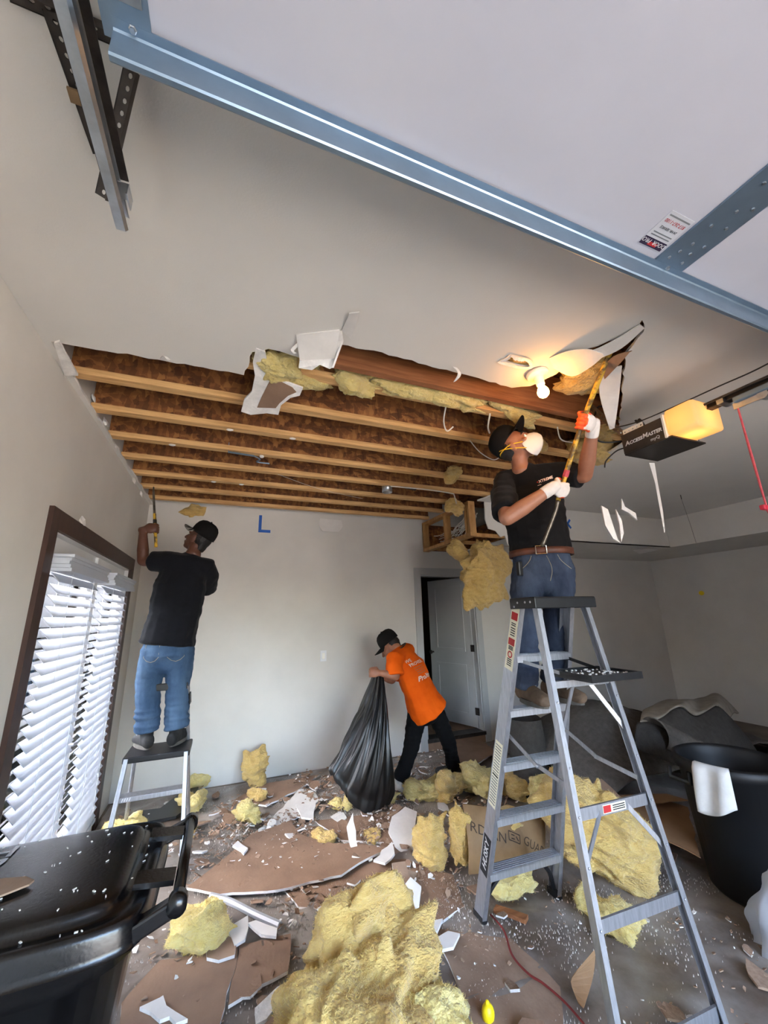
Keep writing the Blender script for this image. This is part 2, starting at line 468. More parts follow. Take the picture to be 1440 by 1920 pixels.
def text(name, s, size, org, xd, yd, m, parent, depth=.0006, on=None, push=None, align='LEFT', bold=0, shear=0):
    cu = bpy.data.curves.new(name, 'FONT'); cu.body = s; cu.size = size; cu.align_x = align
    cu.offset = bold; cu.shear = shear; cu.resolution_u = 2
    if on is None: cu.extrude = depth
    ob = bpy.data.objects.new(name, cu); COL.objects.link(ob)
    dg = bpy.context.evaluated_depsgraph_get()
    me = bpy.data.meshes.new_from_object(ob.evaluated_get(dg))
    bpy.data.objects.remove(ob); bpy.data.curves.remove(cu)
    xd = V(xd).normalized(); yd = perp(xd, V(yd)); zd = xd.cross(yd); org = V(org)
    if on is not None:
        bm = bmesh.new(); bm.from_mesh(me)
        bmesh.ops.subdivide_edges(bm, edges=[e for e in bm.edges if e.calc_length() > size * .3], cuts=1)
        bm.to_mesh(me); bm.free()
    miss = []
    for v in me.vertices:
        p = org + xd * v.co.x + yd * v.co.y + zd * v.co.z
        if on is not None:
            h = on.ray_cast(p, V(push))
            if h[0] is not None: p = h[0] - V(push).normalized() * .003
            else: miss.append(v.index)
        v.co = p
    if miss:
        bm = bmesh.new(); bm.from_mesh(me); bm.verts.ensure_lookup_table()
        bmesh.ops.delete(bm, geom=[bm.verts[i] for i in miss], context='VERTS'); bm.to_mesh(me); bm.free()
    if not len(me.vertices): return None
    c = V((0, 0, 0))
    for v in me.vertices: c += v.co
    c /= len(me.vertices)
    for v in me.vertices: v.co = v.co - c
    me.materials.clear()
    return finish(name, me, m, parent, c, False)

def bvh_of(ob):
    L = worldmesh(ob)
    return BVHTree.FromPolygons([v.co + L for v in ob.data.vertices], [list(p.vertices) for p in ob.data.polygons])

def fbm(p, s, o=4):
    return noise.fractal(V(p) * s, 1.0, 2.0, o)
def copy_tree(o, parent=None):
    c = o.copy(); COL.objects.link(c); c.parent = parent
    for k in [x for x in list(bpy.data.objects) if x.parent == o]:
        copy_tree(k, c)
    return c
# ================================================================== the room
XL, XR, YF, YB, ZC, ZD = -.867, 7.1, -1.75, 4.8, 2.856, 3.17
ZS = 2.45                      # underside of the bulkhead
g = G().b2((XL - .2, YF - .2, -.12), (XR + .2, YB + .2, 0)); struct(g.obj('floor', 'concrete'))
g = G().b2((-30, -40, -.2), (40, YF - .2, -.05)); struct(g.obj('driveway', 'driveway'))
g = G().b2((-30, YF - .2, -.2), (XL - .2, 20, -.08)); struct(g.obj('side_yard', 'driveway'))
# unseen brick-coloured block, added to cut daylight reaching the right of the room
g = G().b2((-4.5, -11, -.1), (-1.75, YF - .6, 3.4)); struct(g.obj('shade_block', 'shade_block_brick'))
# left wall, opening for the french doors
WY0, WY1, WZ = 2.47, 4.29, 2.09
g = G().b2((XL - .15, YF, 0), (XL, WY0, ZD)).b2((XL - .15, WY1, 0), (XL, YB + .15, ZD)).b2((XL - .15, WY0, WZ), (XL, WY1, ZD))
struct(g.obj('wall_left', 'wall_paint'))
# back wall with the doorway
DX0, DX1, DZ0, DZ1 = 2.42, 3.27, .13, 2.14
g = G().b2((XL, YB, 0), (DX0, YB + .15, ZD)).b2((DX1, YB, 0), (XR + .15, YB + .15, ZD)).b2((DX0, YB, DZ1), (DX1, YB + .15, ZD)).b2((DX0, YB, 0), (DX1, YB + .15, DZ0 - .03))
struct(g.obj('wall_back', 'wall_paint'))
g = G().b2((XR, YF, 0), (XR + .15, YB, ZD)); struct(g.obj('wall_right', 'wall_paint'))
OX0, OX1, OZ = -.25, 2.68, 2.35
g = G().b2((XL - .15, YF - .15, 0), (OX0, YF, ZD)).b2((OX1, YF - .15, 0), (XR + .15, YF, ZD)).b2((OX0, YF - .15, OZ), (OX1, YF, ZD))
struct(g.obj('wall_front', 'wall_paint'))
# floor deck of the storey above
g = G().b2((XL - .15, YF - .15, ZD), (XR + .15, YB + .15, ZD + .05)); struct(g.obj('upper_deck', 'deck_osb'))

# hallway behind the door
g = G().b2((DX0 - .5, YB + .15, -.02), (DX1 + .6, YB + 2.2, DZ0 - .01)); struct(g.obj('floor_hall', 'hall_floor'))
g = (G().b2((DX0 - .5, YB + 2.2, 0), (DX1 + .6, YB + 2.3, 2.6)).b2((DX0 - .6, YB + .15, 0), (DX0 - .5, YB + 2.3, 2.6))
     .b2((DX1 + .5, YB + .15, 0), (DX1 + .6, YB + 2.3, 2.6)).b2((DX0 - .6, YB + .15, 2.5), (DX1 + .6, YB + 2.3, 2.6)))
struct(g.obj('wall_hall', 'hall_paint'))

# ------------------------------------------------------------------ ceiling with the torn opening
random.seed(5)
def jag(pts, amp=.012, step=.05):
    out = []
    for i in range(len(pts) - 1):
        a, b = V((*pts[i], 0)), V((*pts[i + 1], 0)); d = b - a; n = max(1, int(d.length / step))
        nn = V((-d.y, d.x, 0)).normalized() if d.length else V((0, 0, 0))
        for k in range(n):
            p = a + d * (k / n) + nn * (random.uniform(-amp, amp) if k else 0)
            out.append((p.x, p.y))
    return out + [pts[-1]]
near = jag([(-.835, 1.97), (-.4, 1.955), (.0, 1.95), (.03, 1.74), (.10, 1.69), (.21, 1.70), (.36, 1.72), (.41, 1.545), (.58, 1.53), (1.04, 1.55), (1.44, 1.57),
            (1.53, 1.52), (1.585, 1.38), (1.57, 1.16), (1.68, 1.02), (1.64, .93), (1.72, .98), (1.80, 1.14), (2.0, 1.30), (2.22, 1.48), (2.5, 1.72), (2.78, 1.90), (2.90, 2.34), (2.82, 2.75), (2.66, 3.25), (2.60, 3.60)], .007, .04)
hole = near + [(2.55, 3.60), (2.55, YB - .005)] + jag([(-.83, YB - .005), (-.83, 3.6), (-.835, 1.97)], .012, .09)
hole2 = [(1.30 + .085 * cos(t) * (1 + .25 * sin(3 * t + 1)), 1.36 + .045 * sin(t) * (1 + .3 * cos(2 * t))) for t in [2 * pi * k / 22 for k in range(22)]]
outer = [(XL, YF), (5.80, YF), (5.80, 3.60), (2.60, 3.60)]
# outline runs round the torn edge: the opening reaches the bulkhead and the back wall
poly = [(XL, YF), (5.80, YF), (5.80, 3.60), (2.60, 3.60)] + near[::-1][1:] + jag([(-.835, 1.97), (-.835, 3.0), (-.83, YB - .004)], .01, .08)[1:] + [(XL, YB - .004)]
P3 = [V((x, y, ZC)) for x, y in poly]; H3 = [V((x, y, ZC)) for x, y in hole2]
tris = tessellate_polygon([P3, H3]); A3 = P3 + H3
g = G(); g.add(A3, [list(t) for t in tris])
TH = .016
g.k = 1; g.add([p + V((0, 0, TH)) for p in A3], [list(t)[::-1] for t in tris])
g.k = 2
for L_ in (P3, H3):
    n_ = len(L_)
    g.add(L_ + [p + V((0, 0, TH)) for p in L_], [(i, (i + 1) % n_, n_ + (i + 1) % n_, n_ + i) for i in range(n_)])
struct(g.obj('ceiling', ['ceiling_paint', 'paper_brown', 'gypsum']))

# ------------------------------------------------------------------ bulkheads (soffits)
fl = [(2.70, 3.60, ZC), (5.80, 3.60, ZC), (5.80, 3.60, ZS), (3.02, 3.60, ZS), (2.98, 3.6, ZS - .09), (2.94, 3.6, ZS + .02), (2.88, 3.6, ZS + .0), (2.82, 3.60, ZS + .07), (2.72, 3.60, ZS + .09), (2.69, 3.6, ZS + .2)]
g = G().prism(fl, (0, .013, 0), side=1); struct(g.obj('bulkhead_back', ['wall_paint', 'gypsum']))
g = G().b2((3.04, 3.60, ZS), (XR, YB, ZS + .013)); struct(g.obj('bulkhead_back_underside', 'wall_paint'))
g = G().b2((5.80, YF, ZS), (5.813, 3.60, ZC)).b2((5.80, YF, ZS), (XR, 3.60, ZS + .013)); struct(g.obj('bulkhead_right', 'wall_paint'))

# bare framing on the open end of the bulkhead
fr = thing('bulkhead_frame', (2.55, 4.2, ZS), 'bare wooden stud frame of the opened bulkhead with cables inside', 'framing')
for a, b_, w_, h_ in (((2.53, 3.62, ZC - .02), (2.53, 4.78, ZC - .02), .085, .04), ((2.53, 3.62, ZS + .02), (2.53, 4.78, ZS + .02), .085, .04)):
    G().bar(a, b_, w_, h_).obj('plate', 'stud_wood', fr)
for y_ in (3.64, 3.70, 4.18, 4.76):
    G().box((2.53, y_, (ZC + ZS) / 2), (.085, .038, ZC - ZS - .08)).obj('stud', 'stud_wood', fr)
for k, y_ in enumerate((3.66, 4.1, 4.6)):
    G().bar((2.57, y_, ZS + .02), (2.57 + 1.1, y_, ZS + .02), .04, .04).obj('crosspiece', 'stud_wood', fr)
G().b2((2.60, YB - .014, ZS + .02), (4.2, YB - .002, ZC - .02)).obj('added_sheathing', 'osb', fr)  # OSB panels added to darken the cavity behind the studs
G().b2((3.35, 3.64, ZS + .02), (3.36, YB - .02, ZC - .02)).obj('added_sheathing', 'osb', fr)
random.seed(11)
for k in range(12):
    y0 = 3.75 + .1 * random.random(); y1 = 4.2 + .5 * random.random()
    z0 = ZC - .05 - .1 * random.random(); z1 = ZS + .06 + .15 * random.random()
    xx = 2.60 + .12 * random.random()
    pts = [V((xx, y0 + (y1 - y0) * t, z0 + (z1 - z0) * t - .07 * sin(pi * t) * random.uniform(.3, 1.4))) for t in [i / 8 for i in range(9)]]
    G().tube(pts, .0055, 6).obj('cable', 'wire_white', fr)

# ------------------------------------------------------------------ I-joists overhead
JY = [1.88 + .39 * k for k in range(8)]
def ijoist(y, x0, x1, lab):
    t = thing('i_joist', ((x0 + x1) / 2, y, ZC), lab, 'joist', 'floor joists in the torn-open ceiling')
    L_ = x1 - x0
    g = G().box(((x0 + x1) / 2, y, ZC + .0355), (L_, .062, .037)); g.obj('bottom_flange', 'flange_wood', t)
    g = G().box(((x0 + x1) / 2, y, (ZC + .054 + ZD - .038) / 2), (L_, .011, ZD - .038 - ZC - .054)); g.obj('web', 'osb', t)
    g = G().box(((x0 + x1) / 2, y, ZD - .0195), (L_, .062, .037)); g.obj('top_flange', 'flange_wood', t)
    return t
ordn = ['under the insulation beside the brown plank', 'second from the brown plank', 'third from the brown plank', 'fourth from the brown plank',
        'fifth from the brown plank', 'third from the back wall', 'second from the back wall', 'closest to the back wall']
for k, y_ in enumerate(JY):
    x1 = 2.50 if y_ > 3.58 else 5.7
    ijoist(y_, XL + .01, x1, 'wooden I-joist with orange strand-board web, ' + ordn[k])
pl = G().box((1.9, 1.735, ZC + .017 + .13), (3.0, .04, .26)); 
tag(pl.obj('header_plank', 'plank_wood'), 'reddish brown solid wood plank exposed above the torn ceiling edge', 'plank')

# ------------------------------------------------------------------ french doors with casing (left wall)
tr = bpy.data.objects.new('trim_1', None); COL.objects.link(tr); tr.location = (XL, 3.38, 0); struct(tr)
cw = .095
for a, b_ in (((XL, WY0 - cw + .01, 0), (XL + .022, WY0 + .01, WZ + cw)), ((XL, WY1 - .01, 0), (XL + .022, WY1 + cw - .01, WZ + cw)), ((XL, WY0 + .01, WZ - .01), (XL + .022, WY1 - .01, WZ + cw))):
    G().b2(a, b_).obj('casing', 'brown_casing', tr)
for a, b_ in (((XL - .15, WY0, 0), (XL, WY0 + .02, WZ)), ((XL - .15, WY1 - .02, 0), (XL, WY1, WZ)), ((XL - .15, WY0 + .02, WZ - .02), (XL, WY1 - .02, WZ))):
    G().b2(a, b_).obj('jamb', 'white_paint', tr)
def leaf(n, y0, y1):
    e = bpy.data.objects.new('door_%d' % n, None); COL.objects.link(e); e.location = (XL - .06, (y0 + y1) / 2, 0); struct(e)
    x0, x1 = XL - .075, XL - .03; st = .11
    G().b2((x0, y0, .01), (x1, y0 + st, WZ - .022)).obj('stile', 'white_paint', e)
    G().b2((x0, y1 - st, .01), (x1, y1, WZ - .022)).obj('stile', 'white_paint', e)
    G().b2((x0, y0 + st, WZ - .022 - .13), (x1, y1 - st, WZ - .022)).obj('rail', 'white_paint', e)
    G().b2((x0, y0 + st, .01), (x1, y1 - st, .24)).obj('rail', 'white_paint', e)
    G().b2((XL - .055, y0 + st, .24), (XL - .049, y1 - st, WZ - .152)).obj('pane', 'glass', e)
    return e
YM = 3.40
d1 = leaf(1, WY0 + .022, YM - .003); d2 = leaf(2, YM + .003, WY1 - .022)
G().b2((XL - .03, YM - .03, .01), (XL - .012, YM + .03, WZ - .03)).obj('astragal', 'white_paint', d2)
for z_ in (1.27, .86):
    G().b2((XL - .03, YM - .10, z_ - .04), (XL - .022, YM - .05, z_ + .04)).tube([(XL - .03, YM - .075, z_), (XL + .03, YM - .075, z_), (XL + .035, YM - .06, z_), (XL + .035, YM + .04, z_ + .005)], .011, 8).obj('latch_handle', 'galv_bright', d1)

def blind(y0, y1, lab):
    b = thing('window_blind', (XL + .03, (y0 + y1) / 2, .12), lab, 'blind', 'blinds on the french doors')
    xc = XL + .012
    v = G(); 
    for k, (dx, dz) in enumerate(((.085, .0), (.078, .02), (.070, .04), (.078, .058), (.088, .074))):
        v.b2((XL - .028, y0 - .02, 1.875 + dz), (XL + dx, y1 + .02, 1.875 + dz + .0185))
    v.obj('valance', 'blind_white', b)
    n_ = 29; z0 = .16; pitch = (1.845 - z0) / n_
    sl = None
    R_ = Matrix.Rotation(radians(50), 3, 'Y')
    for k in range(n_ + 1):
        z_ = z0 + pitch * k
        if sl is None:
            sl = G().box((xc, (y0 + y1) / 2, z_), (.066, y1 - y0, .0035), R_).obj('slat', 'blind_white', b); zb = z_
            me = sl.data; base = sl.location.copy()
        else:
            s2 = sl.copy(); COL.objects.link(s2); s2.parent = b; s2.location = base + V((0, 0, z_ - zb))
    G().box((xc, (y0 + y1) / 2, z0 - .05), (.05, y1 - y0, .022)).obj('bottom_rail', 'blind_white', b)
    for f in (.22, .78):
        y_ = y0 + (y1 - y0) * f
        G().tube([(xc + .03, y_, .12), (xc + .03, y_, 1.88)], .0014, 5).tube([(xc - .03, y_, .12), (xc - .03, y_, 1.88)], .0014, 5).obj('ladder_cord', 'blind_white', b)
    return b
blind(2.585, 3.30, 'white slatted blind on the wider french door leaf with the latches')
blind(3.52, 4.19, 'white slatted blind on the french door leaf close to the room corner')

# ------------------------------------------------------------------ doorway: casing, open panel door, step
tr = bpy.data.objects.new('trim_2', None); COL.objects.link(tr); tr.location = (2.85, YB, 0); struct(tr)
for a, b_ in (((DX0 - .085, YB - .02, 0), (DX0 + .005, YB, DZ1 + .09)), ((DX1 - .005, YB - .02, 0), (DX1 + .085, YB, DZ1 + .09)), ((DX0 + .005, YB - .02, DZ1 - .005), (DX1 - .005, YB, DZ1 + .09))):
    G().b2(a, b_).obj('casing', 'door_paint', tr)
for a, b_ in (((DX0, YB, DZ0), (DX0 + .02, YB + .15, DZ1)), ((DX1 - .02, YB, DZ0), (DX1, YB + .15, DZ1)), ((DX0 + .02, YB, DZ1 - .02), (DX1 - .02, YB + .15, DZ1))):
    G().b2(a, b_).obj('jamb', 'door_paint', tr)
G().b2((DX0, YB - .03, DZ0 - .04), (DX1, YB + .16, DZ0)).obj('threshold', 'dark_steel', tr)
G().b2((DX0, YB - .012, .0), (DX1, YB, DZ0 - .04)).obj('step_riser', 'paper_brown', tr)
dr = bpy.data.objects.new('door_3', None); COL.objects.link(dr); struct(dr)
hx, hy = DX1 - .025, YB + .09; ang = radians(180 - 72)   # hinged on the right jamb, swung into the hall
dv = V((cos(ang), sin(ang), 0)); dn_ = V((-dv.y, dv.x, 0)); dr.location = (hx, hy, DZ0)
W_ = .80; H_ = 1.98
def dpt(a, c, z): return V((hx, hy, DZ0 + .015)) + dv * a + dn_ * c + V((0, 0, z))
Rm = Matrix((dv, dn_, V((0, 0, 1)))).transposed()
G().box(dpt(W_ / 2, 0, H_ / 2), (W_, .03, H_), Rm).obj('slab', 'door_paint', dr)
for sd_ in (1, -1):
    for z0, z1 in ((.12, .78), (.95, 1.88)):
        for a0, a1, c0, c1 in ((.12, .68, z0, z0 + .04), (.12, .68, z1 - .04, z1), (.12, .16, z0 + .04, z1 - .04), (.64, .68, z0 + .04, z1 - .04)):
            G().box(dpt((a0 + a1) / 2, sd_ * .019, (c0 + c1) / 2), (a1 - a0, .008, c1 - c0), Rm).obj('panel_moulding', 'door_paint', dr)
    G().tube([dpt(.74, sd_ * .015, .92), dpt(.74, sd_ * .06, .92)], .012, 10).ell(dpt(.74, sd_ * .075, .92), (.028, .028, .028)).obj('knob', 'rail_black', dr, True)
for z_ in (.2, 1.0, 1.78):
    G().box(dpt(-.005, 0.018, z_), (.06, .012, .09), Rm).obj('hinge', 'dark_steel', dr)
# light switch
t = thing('light_switch', (1.11, YB, 1.10), 'white light switch plate on the plain back wall', 'switch')
G().box((1.11, YB - .004, 1.17), (.075, .008, .12), bev=.002).obj('plate', 'white_paint', t)
G().box((1.11, YB - .010, 1.17), (.034, .008, .066), bev=.002).obj('rocker', 'porcelain', t)
# masking tape marks
t = thing('tape_letter', (.36, YB, 2.60), 'blue masking tape letter L stuck high on the back wall', 'tape')
a = atY(488, 966, YB - .002); b_ = atY(485, 998, YB - .002); c_ = atY(507, 997, YB - .002)
G().b2((a.x - .012, YB - .002, b_.z), (a.x + .022, YB, a.z)).obj('strip', 'tape_blue', t)
G().b2((a.x + .022, YB - .002, b_.z), (c_.x, YB, b_.z + .034)).obj('strip', 'tape_blue', t)
c_ = atY(1064, 982, 3.598)
t = thing('tape_cross', (c_.x, 3.598, c_.z - .06), 'blue masking tape cross stuck on the bulkhead', 'tape')
for s_ in (1, -1):
    G().bar(c_ + V((-.05, 0, -.055 * s_)), c_ + V((.05, 0, .055 * s_)), .003, .028, up=(0, 0, 1)).obj('strip', 'tape_blue', t)
# ================================================================== garage door overhead, tracks, opener
DZ = 2.655      # inner face of the raised door
gd = thing('garage_door', (1.22, -.5, DZ), 'raised white sectional garage door with steel stiles and strut overhead', 'garage door')
for k in range(4):
    y1 = .615 - .555 * k; y0 = y1 - .545
    sec = G().b2((-.205, y0, DZ), (2.65, y1, DZ + .045)).obj('door_section', 'door_steel_white', gd)
    for x0, x1 in ((-.285, -.205), (1.16, 1.285), (2.65, 2.73)):
        G().b2((x0, y0, DZ - .006), (x1, y1, DZ + .002 if x0 > 0 and x1 < 2.6 else DZ + .045)).obj('stile', 'galv', sec)
# screws on the middle stile
sc_ = G()
random.seed(3)
for (x_, y_) in ((1.19, .56), (1.25, .56), (1.2, .535), (1.24, .53), (1.21, .505), (1.255, .50), (1.20, .45), (1.25, .44), (1.22, .40), (1.255, .38), (1.20, .33), (1.25, .31)):
    sc_.lathe([(0, -.010), (.004, -.010), (.005, -.006)], (x_, y_, DZ), 6)
sc_.obj('stile_screws', 'galv_bright', gd)
# U strut along the top edge: bent sheet profile swept across the door
prof = [(.582, DZ - .0065), (.597, DZ - .0065), (.600, DZ - .010), (.600, DZ - .066), (.603, DZ - .070), (.612, DZ - .070), (.617, DZ - .065), (.640, DZ - .0065),
        (.637, DZ - .0065), (.6145, DZ - .064), (.611, DZ - .0675), (.6045, DZ - .0675), (.6025, DZ - .065), (.6025, DZ - .008), (.598, DZ - .004), (.582, DZ - .004)]
g = G(); n_ = len(prof)
st_ = G(); st_.add([V((x_, y_, z_)) for x_ in (-.268, 2.71) for y_, z_ in prof], [list(range(n_)), list(range(n_, 2 * n_))[::-1]] + [(i, (i + 1) % n_, n_ + (i + 1) % n_, n_ + i) for i in range(n_)])
st_.obj('strut', 'galv', gd)
for x_ in (-.235, 1.225, 2.68):
    G().lathe([(0, -.007), (.005, -.007), (.005, -.003), (.007, -.002), (.007, 0)], (x_, .588, DZ - .0065), 6).obj('strut_bolt', 'galv_bright', gd)
# top roller bracket with its roller
rb = G().b2((-.285, .47, DZ - .010), (-.215, .555, DZ - .006)).b2((-.285, .47, DZ - .034), (-.281, .555, DZ - .006)).obj('roller_bracket', 'galv_bright', gd)
G().tube([(-.345, .50, DZ - .025), (-.22, .50, DZ - .025)], .006, 10).lathe([(.0, -.006), (.022, -.006), (.022, .006), (0, .006)], (-.345, .50, DZ - .025), 16, axis=V((1, 0, 0))).obj('roller', 'galv_bright', rb)
for (x_, y_) in ((-.27, .535), (-.235, .52), (-.262, .485)):
    G().lathe([(0, -.010), (.006, -.010), (.007, -.003)], (x_, y_, DZ - .008), 6).obj('bracket_bolt', 'dark_steel', rb)
G().b2((-.275, .40, DZ - .016), (-.225, .455, DZ - .006)).tube([(-.28, .43, DZ - .018), (-.215, .43, DZ - .018)], .008, 8).obj('hinge', 'galv', gd)
# maker's sticker on the door, read from the far side
lx0, lx1, ly0, ly1 = 1.055, 1.150, .462, .563
sk = thing('door_sticker', ((lx0 + lx1) / 2, (ly0 + ly1) / 2, DZ - .001), 'small printed service sticker on the raised door beside the middle stile', 'sticker')
G().b2((lx0, ly0, DZ - .0012), (lx1, ly1, DZ)).obj('paper', 'sticker_paper', sk)
G().b2((lx0 + .002, ly1 - .026, DZ - .0016), (lx1 - .002, ly1 - .002, DZ - .0012)).obj('banner', 'ink_navy', sk)
G().b2((lx0 + .03, ly1 - .016, DZ - .0019), (lx1 - .03, ly1 - .006, DZ - .0016)).obj('banner_mark', 'ink_red', sk)
xd_, yd_ = (-1, 0, 0), (0, 1, 0)
xm = (lx0 + lx1) / 2
text('lettering', 'DOOR  PRO', .017, (xm, ly1 - .022, DZ - .0022), (-1, 0, 0), (0, 1, 0), 'ink_white', sk, .0002, align='CENTER')
text('lettering', '24 HR. SERVICE', .010, (xm, ly1 - .062, DZ - .0016), (-1, 0, 0), (0, 1, 0), 'ink', sk, .0002, align='CENTER')
text('lettering', '817-267-1100', .014, (xm, ly1 - .082, DZ - .0016), (-1, 0, 0), (0, 1, 0), 'ink_red', sk, .0002, align='CENTER')
for k in range(2):
    G().b2((lx0 + .01, ly1 - .036 - .008 * k, DZ - .0016), (lx1 - .01, ly1 - .033 - .008 * k, DZ - .0012)).obj('print_line', 'ink_grey', sk)
G().b2((lx0 + .006, ly0 + .008, DZ - .0016), (lx1 - .006, ly0 + .012, DZ - .0012)).obj('print_line', 'ink_grey', sk)

# left horizontal track (C section)
tz = 2.635
tk = thing('door_track', (-.335, -.3, tz - .03), 'bright steel garage door track ending under the ceiling', 'track')
pr = [(-.343, -.026), (-.322, -.026), (-.316, -.018), (-.319, -.017), (-.323, -.023), (-.340, -.023), (-.340, .022), (-.322, .022), (-.318, .020), (-.322, .026), (-.343, .026)]
n_ = len(pr)
G().add([V((x_, y_, tz + z_)) for y_ in (YF + .1, 1.0) for x_, z_ in pr], [list(range(n_)), list(range(n_, 2 * n_))[::-1]] + [(i, (i + 1) % n_, n_ + (i + 1) % n_, n_ + i) for i in range(n_)]).obj('channel', 'galv_bright', tk)
G().b2((-.322, YF + .1, tz + .026), (-.302, .90, tz + .029)).b2((-.346, YF + .1, tz - .02), (-.343, .90, tz + .040)).obj('stiffener', 'dark_steel', tk)
G().b2((-.325, .90, tz + .018), (-.300, .945, tz + .020)).b2((-.304, .90, tz - .012), (-.301, .945, tz + .018)).obj('end_stop', 'galv_bright', tk)

def perforated(name, p0, p1, w_, up, parent=None, pitch=.026, hr=.0045, th=.0025, m='dark_steel', lip=True):
    """punched steel angle: every hole is cut"""
    p0, p1 = V(p0), V(p1); t = p1 - p0; L_ = t.length; t.normalize(); u = perp(t, V(up)); s_ = t.cross(u)
    n_ = max(1, round(L_ / pitch)); c_ = L_ / n_; g = G(); K = 8
    for i in range(n_):
        o = p0 + t * (c_ * (i + .5))
        sq = [V((cos(a), sin(a), 0)) for a in [2 * pi * k / K for k in range(K)]]
        outer_ = []
        for q in sq:
            m_ = max(abs(q.x), abs(q.y)); outer_.append(V((q.x / m_ * c_ / 2, q.y / m_ * w_ / 2, 0)))
        inn = [V((q.x * hr * 1.25, q.y * hr, 0)) for q in sq]
        for z_, fl_ in ((0, 0), (th, 1)):
            vs = [o + t * p.x + s_ * p.y + u * z_ for p in outer_ + inn]
            g.add(vs, [(k, (k + 1) % K, K + (k + 1) % K, K + k) for k in range(K)])
        vs = [o + t * p.x + s_ * p.y + u * z_ for z_ in (0, th) for p in inn]
        g.add(vs, [(k, (k + 1) % K, K + (k + 1) % K, K + k) for k in range(K)])
    for sg in (-1, 1):
        g.bar(p0 + s_ * sg * w_ * .5, p1 + s_ * sg * w_ * .5, .0015, th, up=u)
    if lip:
        g.bar(p0 + s_ * w_ / 2 - u * w_ * .35, p1 + s_ * w_ / 2 - u * w_ * .35, th, w_ * .7, up=u)
    return g.obj(name, m, parent)
hg = thing('track_hanger', (-.36, .8, tz), 'dark punched-steel angle irons hanging the door track from the ceiling', 'hanger')
perforated('angle_iron', (-.505, .725, ZC - .012), (-.26, .725, ZC - .012), .034, (0, 0, 1), hg)
perforated('angle_iron', (-.425, .72, ZC - .03), (-.405, .99, ZC - .03), .034, (0, 0, 1), hg)
perforated('angle_iron', atZ(247, 130, ZC - .02), atZ(192, 370, tz + .03), .032, (.3, 0, 1), hg)
G().box(atZ(146, 183, ZC - .034), (.036, .03, .006)).obj('adhesive_lump', 'kraft', hg)

# ------------------------------------------------------------------ opener
ox0, ox1, oy0, oy1, oz0, oz1 = 2.165, 2.46, 1.215, 1.49, 2.505, 2.63
op = thing('garage_opener', (2.31, 1.35, oz0), 'dark brown garage door opener motor with a glowing light cover', 'opener')
cs = [(ox0, oy0 + .10), (ox0, oy1), (ox1, oy1), (ox1, oy0 + .10)]
g = G().b2((ox0, oy0 + .03, oz0 + .004), (ox1, oy1, oz1)); g.obj('housing', 'opener_case', op)
G().b2((ox0 + .004, oy0, oz0 - .004), (ox1 - .004, oy1, oz0 + .004)).obj('bottom_plate', 'opener_base', op)
# light cover: rounded box in front of the housing
lw = G().box((2.285, oy0 - .055, oz0 + .082), (.235, .15, .150), bev=.018); lco = lw.obj('light_cover', 'opener_lens', op, True)
G().ell((2.285, oy0 - .045, oz0 + .080), (.024, .034, .024)).obj('bulb', 'opener_bulb', lco, True)
G().b2((ox0 - .006, oy0 + .02, oz0 + .0), (ox1 - .03, oy0 + .030, oz1 + .012)).obj('cover_rim', 'porcelain', op)
fs_ = .048
text('lettering', 'A', .038, (ox0 - .0012, oy1 - .018, oz0 + .050), (0, -1, 0), (0, 0, 1), 'ink_white', op, .0004, bold=.001, shear=.15)
text('lettering', 'CCESS', .028, (ox0 - .0012, oy1 - .044, oz0 + .050), (0, -1, 0), (0, 0, 1), 'ink_white', op, .0004, bold=.001, shear=.15)
text('lettering', 'M', .038, (ox0 - .0012, oy1 - .125, oz0 + .050), (0, -1, 0), (0, 0, 1), 'ink_white', op, .0004, bold=.001, shear=.15)
text('lettering', 'ASTER', .028, (ox0 - .0012, oy1 - .155, oz0 + .050), (0, -1, 0), (0, 0, 1), 'ink_white', op, .0004, bold=.001, shear=.15)
text('lettering', 'myQ', .026, (ox0 - .0012, oy1 - .165, oz0 + .016), (0, -1, 0), (0, 0, 1), 'ink_white', op, .0004)
# punched brackets up to the framing
perforated('bracket', (ox0 + .02, oy1 - .015, oz1 - .01), (ox0 - .06, oy1 + .12, ZC + .03), .032, (-1, -.3, 0), op, m='dark_steel')
perforated('bracket', (ox0 + .012, oy0 + .14, oz1 + .016), (ox0 + .012, oy1 - .01, oz1 + .016), .032, (-1, 0, 0), op, m='porcelain', lip=False)
perforated('bracket', (ox1 - .02, oy1 - .015, oz1 - .01), (ox1 + .06, oy1 + .12, ZC + .03), .032, (-1, -.3, 0), op, m='dark_steel')
# black power lead loop
pts = [V((ox0 + .05, oy1, oz1 - .02)), V((ox0 - .03, oy1 + .06, oz1 - .02)), V((ox0 - .09, oy1 + .09, oz1 + .0)), V((ox0 - .10, oy1 + .10, oz1 + .08)), V((ox0 - .02, oy1 + .10, ZC + .02)), V((ox0 + .1, oy1 + .1, ZC + .03))]
def smooth_pts(P, n=8):
    out = []
    for i in range(len(P) - 1):
        a, b, c, d = P[max(i - 1, 0)], P[i], P[i + 1], P[min(i + 2, len(P) - 1)]
        for k in range(n):
            t = k / n
            out.append(.5 * ((2 * b) + (c - a) * t + (2 * a - 5 * b + 4 * c - d) * t * t + (3 * b - a - 3 * c + d) * t ** 3))
    return out + [P[-1]]
G().tube(smooth_pts(pts), .005, 8).obj('power_lead', 'wire_black', op)
G().tube(smooth_pts([V((ox0 + .05, oy1, oz0 + .06)), V((ox0 + .01, oy1 + .05, oz0 + .05)), V((ox0 - .03, oy1 + .10, oz0 + .0)), V((ox0 - .03, oy1 + .12, oz0 - .04))]), .004, 8).obj('power_lead', 'wire_black', op)
